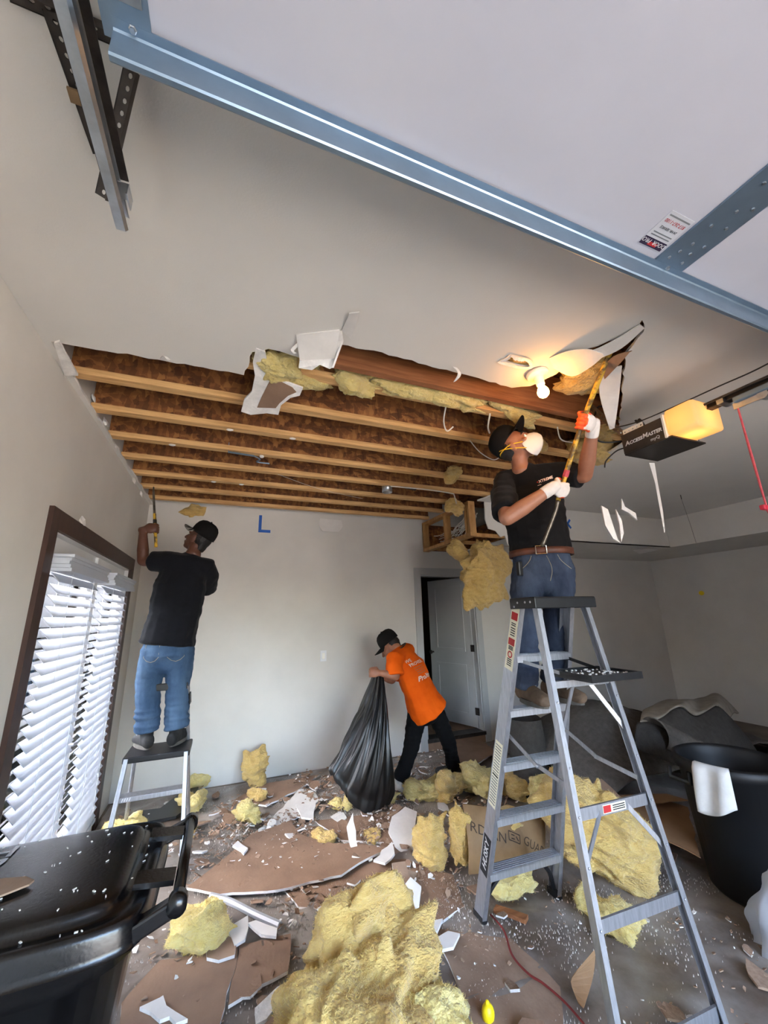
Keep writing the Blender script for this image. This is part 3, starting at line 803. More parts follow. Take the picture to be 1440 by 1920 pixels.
# rail, belt, trolley
rz = oz1 - .012
ral = thing('opener_rail', (2.30, 0, rz), 'dark steel opener rail running towards the garage door', 'rail')
G().b2((2.285, YF + .1, rz), (2.315, oy0 + .07, rz + .034)).obj('beam', 'rail_black', ral)
G().b2((2.277, YF + .1, rz - .004), (2.323, oy0 + .07, rz + .000)).obj('flange', 'dark_steel', ral)
G().tube([(2.265, YF + .1, rz + .02), (2.265, oy0 + .07, rz + .02)], .006, 8).obj('chain', 'dark_steel', ral)
G().tube(smooth_pts([V((2.19, .45, rz + .12)), V((2.2, .75, rz + .05)), V((2.2, 1.0, rz + .05)), V((2.16, oy0 + .12, oz1 + .03)), V((2.13, oy1, oz1 + .05))]), .0035, 8).obj('sensor_wire', 'wire_black', ral)
G().b2((2.26, 1.0, rz - .012), (2.34, 1.03, rz + .012)).obj('rail_clip', 'galv_bright', ral)
tr_ = thing('trolley', (2.30, .88, rz - .04), 'grey steel trolley clamped under the opener rail', 'trolley')
G().box((2.30, .87, rz - .018), (.062, .20, .030), bev=.006).obj('carriage', 'galv', tr_)
G().lathe([(0, -.02), (.022, -.02), (.022, .02), (0, .02)], (2.30, .86, rz - .045), 14, axis=V((1, 0, 0))).obj('pulley', 'galv_bright', tr_)
G().b2((2.287, .86, rz - .062), (2.295, .98, rz - .03)).obj('release_lever', 'galv_bright', tr_)
G().bar((2.30, .84, rz - .035), (2.30, .45, rz - .045), .03, .012).obj('door_arm', 'rail_black', tr_)
rp = thing('release_rope', (2.30, .965, 2.0), 'red emergency release rope with handle hanging from the trolley', 'rope')
ht = atY(1395, 770, .965); hb = atY(1436, 962, .965)
G().tube([V((2.291, .965, rz - .055)), V((2.291, .965, 2.30)), V((2.293, .965, 2.06))], [.004, .0055, .004], 8).obj('cord', 'rope_red', rp)
G().box((2.31, .965, 2.045), (.115, .022, .024), bev=.006).obj('handle', 'handle_red', rp)
G().tube([(2.293, .965, 2.035), (2.301, .965, 2.015)], .005, 6).obj('knot', 'rope_red', rp)

# ------------------------------------------------------------------ lamp holder and bulb
bx, by = 1.475, 1.405
lp = thing('ceiling_lamp', (bx, by, ZC - .15), 'lit bare bulb in a white porcelain holder on the torn ceiling', 'lamp')
tilt = V((.10, -.10, -1)).normalized()
base = V((bx, by, ZC - .002))
G().lathe([(0, 0), (.058, 0), (.058, .012), (.050, .02), (.030, .024), (.024, .030), (.022, .075), (.019, .078), (0, .078)], base, 24, axis=tilt).obj('holder', 'porcelain', lp, True)
G().lathe([(.0, .072), (.013, .072), (.014, .085), (.022, .097), (.029, .113), (.030, .125), (.026, .139), (.016, .149), (0, .152)], base, 20, axis=tilt).obj('bulb', 'bulb_glow', lp, True)
# ================================================================== tall step ladder
LC = V((1.638, 1.673, 0)); LTH = -.032
def lad(u, v, z): return V((LC.x + u * cos(LTH) - v * sin(LTH), LC.y + u * sin(LTH) + v * cos(LTH), z))
LH = 1.66
def frail(s_, z): f = z / LH; return lad(s_ * (.253 + (.167 - .253) * f), .572 + (.07 - .572) * f, z)
def rrail(s_, z): f = z / LH; return lad(s_ * (.256 + (.156 - .256) * f), -.328 + (-.05 + .328) * f, z)
def channel(g, p0, p1, out, width, depth, th=.003):
    """C rail: web faces 'out', flanges run back from it"""
    p0, p1 = V(p0), V(p1); t = (p1 - p0).normalized(); o = perp(t, V(out)); s_ = t.cross(o)
    g.bar(p0 + o * depth / 2, p1 + o * depth / 2, width, th, up=o)
    for k in (-1, 1):
        g.bar(p0 + s_ * k * (width / 2 - th / 2), p1 + s_ * k * (width / 2 - th / 2), th, depth, up=o)
    return g
U1 = V((cos(LTH), sin(LTH), 0)); V1 = V((-sin(LTH), cos(LTH), 0))
ld = thing('step_ladder', (LC.x, LC.y, 0), 'tall aluminium step ladder with black top cap, beside the insulation heap', 'ladder')
for s_ in (-1, 1):
    channel(G(), frail(s_, .012), frail(s_, LH), U1 * s_, .078, .026).obj('step_rail', 'alum', ld)
    channel(G(), rrail(s_, .012), rrail(s_, LH), U1 * s_, .036, .024).obj('back_rail', 'alum', ld)
    G().box(frail(s_, .02), (.034, .084, .04)).obj('foot', 'black_plastic', ld)
    G().box(rrail(s_, .02), (.032, .044, .04)).obj('foot', 'black_plastic', ld)
TZ = [.26, .54, .82, 1.10, 1.38]
for z in TZ:
    a, b = frail(-1, z), frail(1, z)
    tr_ = G().bar(a, b, .080, .006).bar(a + V1 * -.038 + V((0, 0, -.016)), b + V1 * -.038 + V((0, 0, -.016)), .004, .034).bar(a + V1 * .038 + V((0, 0, -.016)), b + V1 * .038 + V((0, 0, -.016)), .004, .034)
    for k in range(5):
        o = V1 * (-.03 + .015 * k) + V((0, 0, .004)); tr_.bar(a + o, b + o, .005, .003)
    tr_.obj('tread', 'alum', ld)
cap = G().box(lad(0, .005, LH + .012), (.40, .20, .016), Matrix.Rotation(LTH, 3, 'Z'), .006)
for sgn in (-1, 1):
    cap.box(lad(0, .005 + sgn * .094, LH - .012), (.40, .014, .050), Matrix.Rotation(LTH, 3, 'Z'), .004)
    cap.box(lad(sgn * .193, .005, LH - .012), (.014, .19, .050), Matrix.Rotation(LTH, 3, 'Z'), .004)
cap.obj('top_cap', 'black_plastic', ld)
for u, v in ((-.2, -.06), (-.2, -.02), (-.2, .04), (-.2, .07)):
    G().ell(lad(u, v, LH - .005 - .02 * (v > .05)), (.004, .006, .006)).obj('rivet', 'alum', ld)
# back braces
for z, h in ((.78, .045), (.44, .045), (.10, .05)):
    G().bar(rrail(-1, z), rrail(1, z), .010, h).obj('back_brace', 'alum', ld)
for z, s_ in ((.78, 1), (.78, -1)):
    p = rrail(s_, z - .17); q = rrail(s_, z); c_ = rrail(-s_, z)
    G().bar(p, q + (c_ - q) * .33, .006, .02).obj('corner_brace', 'alum', ld)
for s_ in (1, -1):
    p = rrail(s_, 1.06); q = rrail(s_, 1.26); c_ = rrail(-s_, 1.26)
    G().bar(p, q + (c_ - q) * .35, .006, .02).obj('corner_brace', 'alum', ld)
    # black arched foot braces
    for fn, zz in ((frail, .235), (rrail, .08)):
        a = fn(s_, .05); b = fn(s_, zz); c_ = fn(-s_, zz)
        pts = [a + (c_ - b) * .02, a + (b - a) * .55 + (c_ - b) * .10, b + (c_ - b) * .28, b + (c_ - b) * .5]
        G().tube(smooth_pts(pts, 5), .012, 6).obj('foot_brace', 'black_plastic', ld)
    # folding spreaders
    a = frail(s_, .98); b = rrail(s_, .86); m_ = (a + b) / 2 + V((0, 0, -.035))
    o = U1 * (-s_ * .02)
    G().bar(a + o, m_ + o, .005, .020).bar(m_ + o * 1.3, b + o, .005, .020).ell(m_ + o, (.009, .009, .009)).obj('spreader', 'alum', ld)
for s_ in (1, -1):
    for z in (.44, .62, .78, .95, 1.2):
        q = rrail(s_, z) - V1 * .02
        G().ell(q, (.0055, .0045, .0055), n=8, m=5).obj('rivet', 'alum', ld)
# paint shelf
zs = 1.30
c0 = lad(.02, -.255, zs)
Rl = Matrix.Rotation(LTH, 3, 'Z')
sh = G().box(lad(.085, -.125, zs + .004), (.315, .26, .008), Rl)
for sgn in (-1, 1):
    sh.box(lad(.085, -.125 + sgn * .126, zs + .004), (.315, .010, .030), Rl).box(lad(.085 + sgn * .1525, -.125, zs + .004), (.010, .25, .030), Rl)
sh.obj('paint_shelf', 'black_plastic', ld)
G().bar(rrail(-1, zs - .03), rrail(1, zs - .03), .02, .03).obj('shelf_bar', 'alum', ld)
G().bar(frail(-1, 1.36) + U1 * .02, lad(-.07, -.06, zs + .01), .005, .016).obj('shelf_link', 'alum', ld)
G().bar(frail(1, 1.36) - U1 * .02, lad(.19, -.06, zs + .01), .005, .016).obj('shelf_link', 'black_plastic', ld)
# stickers on the outer rail face
def rail_pt(z, a, off=.0155):
    p0, p1 = frail(-1, 0), frail(-1, LH); t = (p1 - p0).normalized(); o = perp(t, -U1); s2 = t.cross(o)
    return p0 + (p1 - p0) * (z / LH) + o * off + s2 * a, t, o, s2
def sticker(name, z0, z1, w_, m, a=0, off=.0150, parent=ld):
    p, t, o, s2 = rail_pt(z0, a, off); q = rail_pt(z1, a, off)[0]
    return G().bar(p, q, w_, .0008, up=o).obj(name, m, parent)
lab = sticker('warning_label', 1.31, 1.63, .066, 'label_cream')
sticker('danger_mark', 1.565, 1.605, .05, 'ink_red', 0, .0156, lab)
sticker('danger_mark', 1.435, 1.470, .05, 'ink_red', 0, .0156, lab)
for z in (1.545, 1.535, 1.52, 1.508, 1.496, 1.484, 1.425, 1.418, 1.411, 1.36, 1.35, 1.34, 1.33):
    sticker('print_line', z, z + .005, .036, 'ink', 0, .0156, lab)
p, t_, o_, s2_ = rail_pt(1.387, 0, .0158)
G().lathe([(.012, 0), (.019, 0), (.019, .0006), (.012, .0006)], p, 16, axis=o_, closed=True).obj('prohibition_ring', 'ink_red', lab)
lab = sticker('instruction_label', .60, .93, .060, 'label_cream')
for k in range(22):
    z = .615 + .014 * k
    sticker('print_line', z, z + (.008 if k in (10,) else .005), .048, 'ink_grey' if k != 10 else 'ink', 0, .0156, lab)
p0_, t_, o_, s2_ = rail_pt(.265, 0, .0150); 
hl = sticker('maker_plate', .25, .44, .062, 'ink')
p, t_, o_, s2_ = rail_pt(.275, .016, .0160)
text('lettering', 'HUSKY', .048, p, t_, -s2_, 'ink_white', hl, .0003, bold=.0006, shear=.25)
a = (rrail(-1, .78) + rrail(1, .78)) / 2 - V1 * .0062
st2 = G().box(a, (.13, .001, .032), Rl).obj('brace_label', 'label_cream', ld)
G().box(a - U1 * .042 - V1 * .0008, (.042, .001, .026), Rl).obj('danger_mark', 'ink_red', st2)
for k in range(3):
    G().box(a + U1 * .025 - V1 * .0008 + V((0, 0, .008 - .008 * k)), (.07, .001, .004), Rl).obj('print_line', 'ink', st2)
# dust and chips on the shelf
random.seed(8)
ch = G()
for k in range(60):
    p = lad(.085 + random.uniform(-.14, .14), -.125 + random.uniform(-.11, .11), zs + .011)
    ch.box(p, (random.uniform(.003, .014), random.uniform(.003, .010), .005), Matrix.Rotation(random.random() * 3, 3, 'Z'))
o = ch.obj('plaster_chips', 'gypsum'); tag(o, 'white plaster crumbs lying on the ladder paint shelf', 'crumbs', kind='stuff')

# ================================================================== low platform step stool
SCx, SCy = -.375, 3.62; SPH = .70
ss = thing('step_stool', (SCx, SCy, 0), 'low silver platform step stool with black platform by the french doors', 'step stool')
hw = .205
def sfr(s_, z): f = z / SPH; return V((SCx + s_ * (hw + .03 - .05 * f), SCy - .29 + .17 * f, z))
def sbk(s_, z): f = z / SPH; return V((SCx + s_ * (hw + .02 - .05 * f), SCy + .42 - .26 * f, z))
for s_ in (-1, 1):
    G().bar(sfr(s_, .02), sfr(s_, SPH - .01), .026, .045, up=(0, 1, 0), bev=.003).obj('front_rail', 'alum', ss)
    G().tube([sbk(s_, .02), sbk(s_, SPH), sbk(s_, 1.12)], .014, 10).obj('back_rail', 'alum', ss)
    G().bar(sbk(s_, .98), sbk(s_, 1.06), .04, .04).obj('joint_sleeve', 'black_plastic', ss)
    G().bar(sfr(s_, 0), sfr(s_, .04), .034, .05, up=(0, 1, 0)).obj('foot', 'black_plastic', ss)
    G().bar(sbk(s_, 0), sbk(s_, .04), .034, .04, up=(0, 1, 0)).obj('foot', 'black_plastic', ss)
for z in (.22, .46):
    a, b = sfr(-1, z), sfr(1, z)
    st_ = G().bar(a + V((0, .04, 0)), b + V((0, .04, 0)), .09, .03, bev=.004).obj('step', 'alum', ss)
    for k in range(4):
        G().bar(a + V((.03 + .014 * k, -.0065, -.008)), a + V((.036 + .014 * k, -.0065, .012)), .006, .002, up=(0, 1, 0)).obj('grip_mark', 'white_paint', st_)
G().box((SCx, SCy + .02, SPH - .02), (.42, .31, .04), bev=.008).obj('platform', 'black_plastic', ss)
G().bar(sbk(-1, 1.12), sbk(1, 1.12), .03, .05, bev=.006).obj('hand_bar', 'black_plastic', ss)
# ================================================================== people
def wr(sx, sy, sz, amp, o=3, seed=0):
    return lambda p: amp * noise.fractal(V((p.x * sx + seed, p.y * sy, p.z * sz)), 1.0, 2.0, o)

def head(g, c, f, u, s=1.0, ears=True):
    """c: head centre, f: facing, u: crown direction"""
    f = V(f).normalized(); u = perp(f, V(u)); r = f.cross(u)
    R = Matrix((r, f, u)).transposed()
    def P(a, b, d): return V(c) + (r * a + f * b + u * d) * s
    def E(a, b, d, x, y, z): g.ell(P(a, b, d), (x * s, y * s, z * s), R)
    E(0, -.012, .030, .077, .097, .088)
    E(0, .02, -.02, .067, .080, .085)
    E(0, .045, -.062, .050, .052, .050)
    E(0, .072, -.088, .026, .024, .022)         # chin
    E(0, .088, .028, .050, .016, .013)          # brow
    g.loft([P(0, .092, .022), P(0, .106, -.005), P(0, .118, -.026)], [.010 * s, .013 * s, .016 * s], ref=r)   # nose
    E(0, .098, -.056, .026, .012, .008); E(0, .094, -.068, .022, .012, .008)   # lips
    for k in (-1, 1):
        E(k * .042, .070, -.018, .022, .02, .018)   # cheek
        if ears: E(k * .081, -.006, -.008, .012, .022, .036)
    return P, R

def neck(g, base, c, u, r=.056):
    g.loft([base, V(base).lerp(V(c), .5), V(c) - V(u) * .05], [r * 1.12, r, r])

def grip(g, c, a, d, n, rp=.016, s=1.0):
    """hand closed round a bar through c along a; d: wrist-to-hand direction, n: side of the bar the palm lies on"""
    a = V(a).normalized(); d = perp(a, V(d)); n = perp(a, V(n) - d * V(n).dot(d)); c = V(c)
    R = Matrix((a, d, n)).transposed()
    wrist = c - d * .085 * s + n * .022 * s
    g.ell(c - d * .022 * s + n * (rp + .018 * s), (.046 * s, .050 * s, .019 * s), R)
    g.loft([wrist - d * .02 * s, wrist, c - d * .03 * s + n * (rp + .016 * s)], [(.026 * s, .022 * s), (.028 * s, .022 * s), (.040 * s, .018 * s)], ref=a)
    for k, (off, ln, rr) in enumerate(((.033, 1.0, .0105), (.011, 1.08, .011), (-.011, 1.02, .0105), (-.032, .86, .0092))):
        pts = []
        for j in range(8):
            ph = radians(25 + 235 * ln * j / 7)
            pts.append(c + a * (off * s) + (n * cos(ph) + d * sin(ph)) * (rp + rr * s * .95))
        g.loft(pts, [rr * s * (1.05 - .03 * j) for j in range(8)], ref=a, n=8)
        g.ell(pts[0], (rr * 1.2 * s,) * 3)
    pts = [c - d * .055 * s + n * .018 * s + a * .03 * s, c - d * .045 * s - n * .002 + a * .048 * s, c - d * .012 * s - n * (rp + .010) + a * .050 * s, c + d * .016 * s - n * (rp + .012) + a * .044 * s]
    g.loft(pts, [.016 * s, .0145 * s, .012 * s, .0105 * s], ref=a, n=8)
    return wrist

def boot(par, ankle, toe_dir, m, sole_z, L_=.27, name='boot'):
    d = V((toe_dir[0], toe_dir[1], 0)).normalized(); s_ = V((-d.y, d.x, 0)); A = V((ankle[0], ankle[1], sole_z))
    g = G()
    pts = [A - d * .055 + V((0, 0, .055)), A + d * .0 + V((0, 0, .062)), A + d * .07 + V((0, 0, .055)), A + d * .13 + V((0, 0, .044)), A + d * (L_ - .095) + V((0, 0, .038))]
    g.loft(pts, [(.050, .038), (.054, .040), (.048, .044), (.040, .049), (.032, .043)], ref=(0, 0, 1))
    g.loft([A + V((0, 0, .05)), A + V((0, 0, .11)), A + V((0, 0, .155))], [(.052, .044), (.050, .044), (.052, .046)], ref=d)
    o = body(name, g, m, par, .005, 4)
    g = G(); n_ = 20; ol = []
    for k in range(n_):
        t = 2 * pi * k / n_; x = cos(t); y = sin(t)
        ol.append(A + d * (.062 + x * L_ * .47) + s_ * y * (.045 + .006 * x) + V((0, 0, .002)))
    G().prism(ol, (0, 0, .024)).obj('sole', 'sole', o)
    lc = G()
    for k in range(4):
        q = A + d * (.05 + .022 * k) + V((0, 0, .112 - .014 * k)); lc.tube([q - s_ * .024, q + V((0, 0, .006)), q + s_ * .024], .0028, 5)
    lc.obj('lace', 'ink_grey', o)
    return o

def ball_cap(par, c, f, u, s=1.0, m='cap_black', brim='cap_black', tiltb=.0, under=None):
    f = V(f).normalized(); u = perp(f, V(u)); r = f.cross(u); c = V(c)
    g = G(); n_ = 28; prof = [(1.0, .0), (1.0, .03), (.97, .06), (.88, .09), (.70, .113), (.42, .127), (.0, .132)]
    vs = []
    for q, z in prof:
        for k in range(n_):
            t = 2 * pi * k / n_
            vs.append(c + r * cos(t) * .088 * s * q + f * (sin(t) * .110 * s * q - .006) + u * z * s)
    vs2 = [c + (p - c) * .955 for p in vs]
    N = len(vs); M_ = len(prof)
    fs = [(i * n_ + k, i * n_ + (k + 1) % n_, (i + 1) * n_ + (k + 1) % n_, (i + 1) * n_ + k) for i in range(M_ - 1) for k in range(n_)]
    fs2 = [[N + a for a in q][::-1] for q in fs]
    rim = [(k, N + k, N + (k + 1) % n_, (k + 1) % n_) for k in range(n_)]
    g.add(vs + vs2, fs + fs2 + rim)
    o = g.obj('cap', m, par, True)
    def fn(a, b):
        t = radians(20 + 140 * a); e = 1.0 + b * .0
        base = r * cos(t) * .086 * s + f * (sin(t) * .108 * s - .006)
        out = f * (.088 * b * s * sin(t) ** .6) + r * cos(t) * .006 * b
        return c + base + out + u * (.012 - .016 * b * (1 - .0) - .03 * b * cos(t) ** 2 + tiltb * b) * s
    G().grid(fn, 16, 5, tuple(-u * .004)).obj('brim', brim, o, True)
    G().ell(c + u * .133 * s, (.007, .007, .005)).obj('button', m, o)
    return o

# ------------------------------------------------------------------ man on the tall ladder
mk = 'man'
FZ = 1.104
F1 = V((-.57, -.82, 0)).normalized(); S1 = V((-F1.y, F1.x, 0)); S1 = V((.82, -.57, 0))   # facing, his left
pel = atY(1017, 1062, 1.93); che = atY(996, 925, 1.885); shc = atY(992, 897, 1.88); nkb = atY(977, 882, 1.87); hd = atY(968, 838, 1.855)
hf = V((.36, -.74, .50)).normalized(); hu = V((-.38, .25, .85))
hu = perp(hf, hu)
man = thing('person', (pel.x, pel.y, FZ), 'person in black T-shirt, dust mask and gloves prying the ceiling from the tall ladder', 'person')
an = [V((1.655, 1.985, FZ + .09)), V((1.845, 1.965, FZ + .09))]          # his right, his left
kn = [atY(984, 1195, 1.90), atY(1046, 1195, 1.89)]
hp = [pel - S1 * .092, pel + S1 * .092]
shR, shL = shc - S1 * .175 + V((0, 0, -.015)), shc + S1 * .172 + V((0, 0, .012))
elR = atY(950, 972, 1.70); elL = atY(1096, 893, 1.62)
hR = atY(1052, 918, 1.60); hL = atY(1092, 792, 1.41); tip = atY(1147, 652, 1.13)
# pry pole the two gloves hold
pv = (hL - hR).normalized()
pe1 = atY(1040, 962, 1.66); pe = atY(1016, 1024, 1.735)
pole_pts = smooth_pts([tip + pv * .06, tip, hL, hR, pe1, pe], 6)
g = G(); gU = grip(g, hL, pv, (hL - elL), (S1 * .8 - F1 * .3 + V((0, 0, .0))), .014, 1.05)
gw = G(); 
gR = G(); wR = grip(gR, hR, pv, (hR - elR), (F1 * .8 + V((0, 0, .2)) - S1 * .1), .014, 1.05)
gL = g; wL = gU
b = G()
head(b, hd, hf, hu)
neck(b, nkb, hd, hu)
b.loft([pel + V((0, 0, -.06)), pel + V((0, 0, .08)), (pel + che) / 2, che, shc - V((0, 0, .03))], [(.10, .15), (.105, .15), (.10, .145), (.105, .16), (.06, .12)], ref=F1)
b.loft([shc - S1 * .13, shc + S1 * .13], [.06, .06])
for sh_, el_, wv in ((shR, elR, wR), (shL, elL, wL)):
    b.loft([sh_, sh_.lerp(el_, .5), el_], [.055, .052, .043]); b.loft([el_, el_.lerp(wv, .35), wv.lerp(el_, .1)], [.043, .046, .031])
    b.loft([shc, sh_], [.07, .058])
for k in range(2):
    b.loft([hp[k], kn[k], an[k]], [.075, .05, .04])
body('body', b, 'skin', man, .006, 5)
# gloves: knit with orange dipped fingers
for gg, wv, hh, el_ in ((gL, wL, hL, elL), (gR, wR, hR, elR)):
    cu = (el_ - wv).normalized()
    gg.loft([wv + cu * .055, wv + cu * .02, wv - cu * .02], [.036, .036, .032])
    gl = body('glove', gg, ['glove_white', 'glove_orange'], man, .0035, 3)
    L_ = worldmesh(gl)
    for p in gl.data.polygons:
        q = p.center + L_; dvec = q - hh; ax = dvec.dot(pv); rad = (dvec - pv * ax)
        tow = rad.dot((hh - wv).normalized())
        if rad.length < .050 and (tow > .012 or ax < -.036 or ax > .052): p.material_index = 1
# shirt
b = G()
b.loft([pel + V((0, 0, .10)), pel + V((0, 0, .16)), pel.lerp(che, .5), che - V((0, 0, .02)), shc + V((0, 0, -.02)), nkb + V((0, 0, -.015))],
       [(.150, .192), (.150, .190), (.140, .186), (.136, .192), (.095, .165), (.068, .085)], ref=F1, ends=(.1, .6))
for sh_, el_ in ((shR, elR), (shL, elL)):
    b.loft([shc, sh_.lerp(shc, .15), sh_.lerp(el_, .35), sh_.lerp(el_, .86)], [.085, .082, .078, .076], ends=(1, .1))
sh1 = body('shirt', b, 'tee_black', man, .007, 5, lambda p: .007 * noise.fractal(V((p.x * 7, p.y * 7, p.z * 12)), 1, 2, 3) + .004 * noise.noise(V((p.x * 4, p.y * 4, p.z * 30))))
bv = bvh_of(sh1)
vr = ray(1015, 903).normalized()
for s_, px_, py_, sz_, m_ in (('XTREME', 1010, 906, .024, 'shirt_ink'), ('•', 1006, 908, .03, 'ink_red'), ('—', 1008, 913, .022, 'shirt_ink')):
    text('shirt_lettering', s_, sz_, atY(px_, py_, 1.62), S1 + V((0, 0, .28)), (0, 0, 1), m_, sh1, on=bv, push=vr, shear=.2, bold=.0006)
# collar band
# jeans
b = G()
b.loft([pel + V((0, 0, .085)), pel + V((0, 0, .03)), pel - V((0, 0, .05)), pel - V((0, 0, .10))], [(.128, .168), (.136, .178), (.142, .188), (.12, .165)], ref=F1)
for k in range(2):
    sx = S1 * (-1 if k == 0 else 1)
    b.loft([hp[k] - V((0, 0, .03)), hp[k].lerp(kn[k], .45) + sx * .0, kn[k], kn[k].lerp(an[k], .5) , an[k] + V((0, 0, .015))],
           [(.108, .100), (.097, .094), (.078, .076), (.076, .074), (.080, .076)], ref=F1, ends=(1, .15))
jn = body('jeans', b, 'denim_dark', man, .007, 5, lambda p: .006 * noise.fractal(V((p.x * 8, p.y * 8, p.z * 14)), 1, 2, 3) + .006 * noise.noise(V((p.x * 5, p.y * 5, p.z * 34))) * (1.4 if p.z < 1.42 else .6))
jb = bvh_of(jn)
def on_line(bv_, pts, push, r=.0022):
    out = []
    for p in pts:
        h = bv_.ray_cast(V(p), V(push))
        if h[0] is not None: out.append(h[0] - V(push).normalized() * .001)
    return out
st = G()
for sg in (-1, 1):
    l_ = on_line(jb, [pel + F1 * .5 + S1 * sg * (.075 + .075 * t) + V((0, 0, .055 - .085 * t ** .6)) for t in [i / 8 for i in range(9)]], -F1)
    if len(l_) > 2: st.tube(l_, .0018, 5)
l_ = on_line(jb, [pel + F1 * .5 + S1 * (.01 + .02 * sin(pi * t * .9)) + V((0, 0, .05 - .15 * t)) for t in [i / 8 for i in range(9)]], -F1)
if len(l_) > 2: st.tube(l_, .0018, 5)
st.obj('pocket_stitching', 'denim_stitch', jn)
# belt and buckle
g = G(); n_ = 32
def bp(t, z, e): return pel + F1 * cos(t) * (.145 + e) + S1 * sin(t) * (.186 + e) + V((0, 0, .082 + z))
for z0, z1 in ((-.02, .02),):
    vs = [bp(2 * pi * k / n_, z_, e) for z_ in (z0, z1) for e in (.0, .008) for k in range(n_)]
    fs = []
    for k in range(n_):
        j = (k + 1) % n_
        fs += [(n_ + k, n_ + j, 3 * n_ + j, 3 * n_ + k), (k, 2 * n_ + k, 2 * n_ + j, j), (k, j, n_ + j, n_ + k), (2 * n_ + k, 3 * n_ + k, 3 * n_ + j, 2 * n_ + j)]
    g.add(vs, fs)
bl = g.obj('belt', 'leather_brown', man, True)
bc = bp(-.10, 0, .014)
bk = G(); 
cs_ = [bc + S1 * x_ + V((0, 0, z_)) for x_, z_ in ((-.03, -.024), (.03, -.024), (.03, .024), (-.03, .024), (-.03, -.024))]
bk.tube(cs_, .004, 6).obj('buckle', 'buckle', bl)
# tape measure / clip on the pocket
cl = hp[0] - S1 * .06 + F1 * .125 + V((0, 0, -.02))
G().box(cl, (.03, .03, .085), bev=.006).obj('pocket_clip', 'black_plastic', man)
boot(man, (an[0].x, an[0].y), (-.15, -1), 'boot_tan', FZ)
boot(man, (an[1].x, an[1].y), (.1, -1), 'boot_tan', FZ)
# hair, mask, cap
P_, R_ = head(G(), hd, hf, hu)
g = G()
r_ = hf.cross(hu)
g.ell(P_(0, -.034, .022), (.0765, .084, .080), R_); g.loft([P_(0, -.070, -.01), P_(0, -.066, -.055)], [(.05, .028), (.045, .018)], ref=r_)
body('hair', g, 'hair', man, .006, 3, wr(30, 30, 30, .003))
ball_cap(man, P_(0, -.012, .050), (hf * .95 + hu * .30), hu * .95 - hf * .30, 1.0, tiltb=.020)
g = G(); n_ = 24
prof = [(1.0, .0), (.96, .016), (.86, .034), (.68, .050), (.45, .060), (.2, .065), (.0, .066)]
mc = P_(0, .076, -.060); vs = []
for q, z in prof:
    for k in range(n_):
        t = 2 * pi * k / n_
        rr = (.060 + .006 * cos(2 * t)) * (1 + .06 * sin(t) * (1 if sin(t) > 0 else .4))
        vs.append(mc + r_ * cos(t) * .068 * q + hu * sin(t) * .074 * q + hf * (z * 1.2 - .034 * abs(cos(t)) ** 1.5 * q - .02 * max(0, -sin(t)) * q))
N = len(vs); vs2 = [p - hf * .003 for p in vs]; M_ = len(prof)
fs = [(i * n_ + k, i * n_ + (k + 1) % n_, (i + 1) * n_ + (k + 1) % n_, (i + 1) * n_ + k) for i in range(M_ - 1) for k in range(n_)]
g.add(vs + vs2, fs + [[N + a for a in q][::-1] for q in fs] + [(k, N + k, N + (k + 1) % n_, (k + 1) % n_) for k in range(n_)])
ms = g.obj('dust_mask', 'mask_white', man, True)
for k in (-1, 1):
    a = P_(k * .062, .055, -.022); 
    G().tube(smooth_pts([a, P_(k * .088, -.012, .012), P_(k * .070, -.085, .02), P_(0, -.122, .022)]), .0034, 6).obj('strap', 'elastic_yellow', ms)
    G().tube(smooth_pts([P_(k * .060, .052, -.075), P_(k * .088, -.005, -.022), P_(k * .078, -.075, .030), P_(0, -.122, .050)]), .0034, 6).obj('strap', 'elastic_yellow', ms)
    G().box(P_(k * .056, .066, -.02), (.012, .012, .004), R_).obj('staple_tab', 'ink_grey', ms)
    e_ = P_(k * .031, .088, .004)
    ey = G().ell(e_, (.014, .009, .010), R_).obj('eye', 'porcelain', man, True)
    G().ell(e_ + hf * .007 + hu * .002, (.005, .004, .005), R_).obj('iris', 'hair', ey, True)
    G().loft([P_(k * .016, .100, .026), P_(k * .036, .098, .031), P_(k * .054, .084, .026)], [.0045, .005, .004], ref=hu).obj('eyebrow', 'hair', man, True)
G().bar(P_(-.012, .135, -.055), P_(.012, .135, -.055), .004, .014, up=hu).obj('mask_mark', 'ink_grey', ms)

pb = thing('pry_pole', (pe.x, pe.y, pe.z), 'yellow and black wrapped pry pole pushed up into the ceiling by gloved hands', 'pole')
i0 = 0
ph_ = [k for k in range(len(pole_pts))]
cut = 6 * 3 + 2
G().tube(pole_pts[5:cut + 1], .0135, 12).obj('wrapped_shaft', 'pole_yellow', pb, True)
G().tube(pole_pts[cut:], .012, 12).obj('bent_end', 'pole_steel', pb, True)
G().bar(pole_pts[5], pole_pts[5] + (pole_pts[0] - pole_pts[5]) * 1.2, .05, .006, up=F1).obj('blade', 'pole_steel', pb)
G().tube([hR + pv * .075, hR + pv * .115], .016, 10).obj('tape_band', 'rope_red', pb)

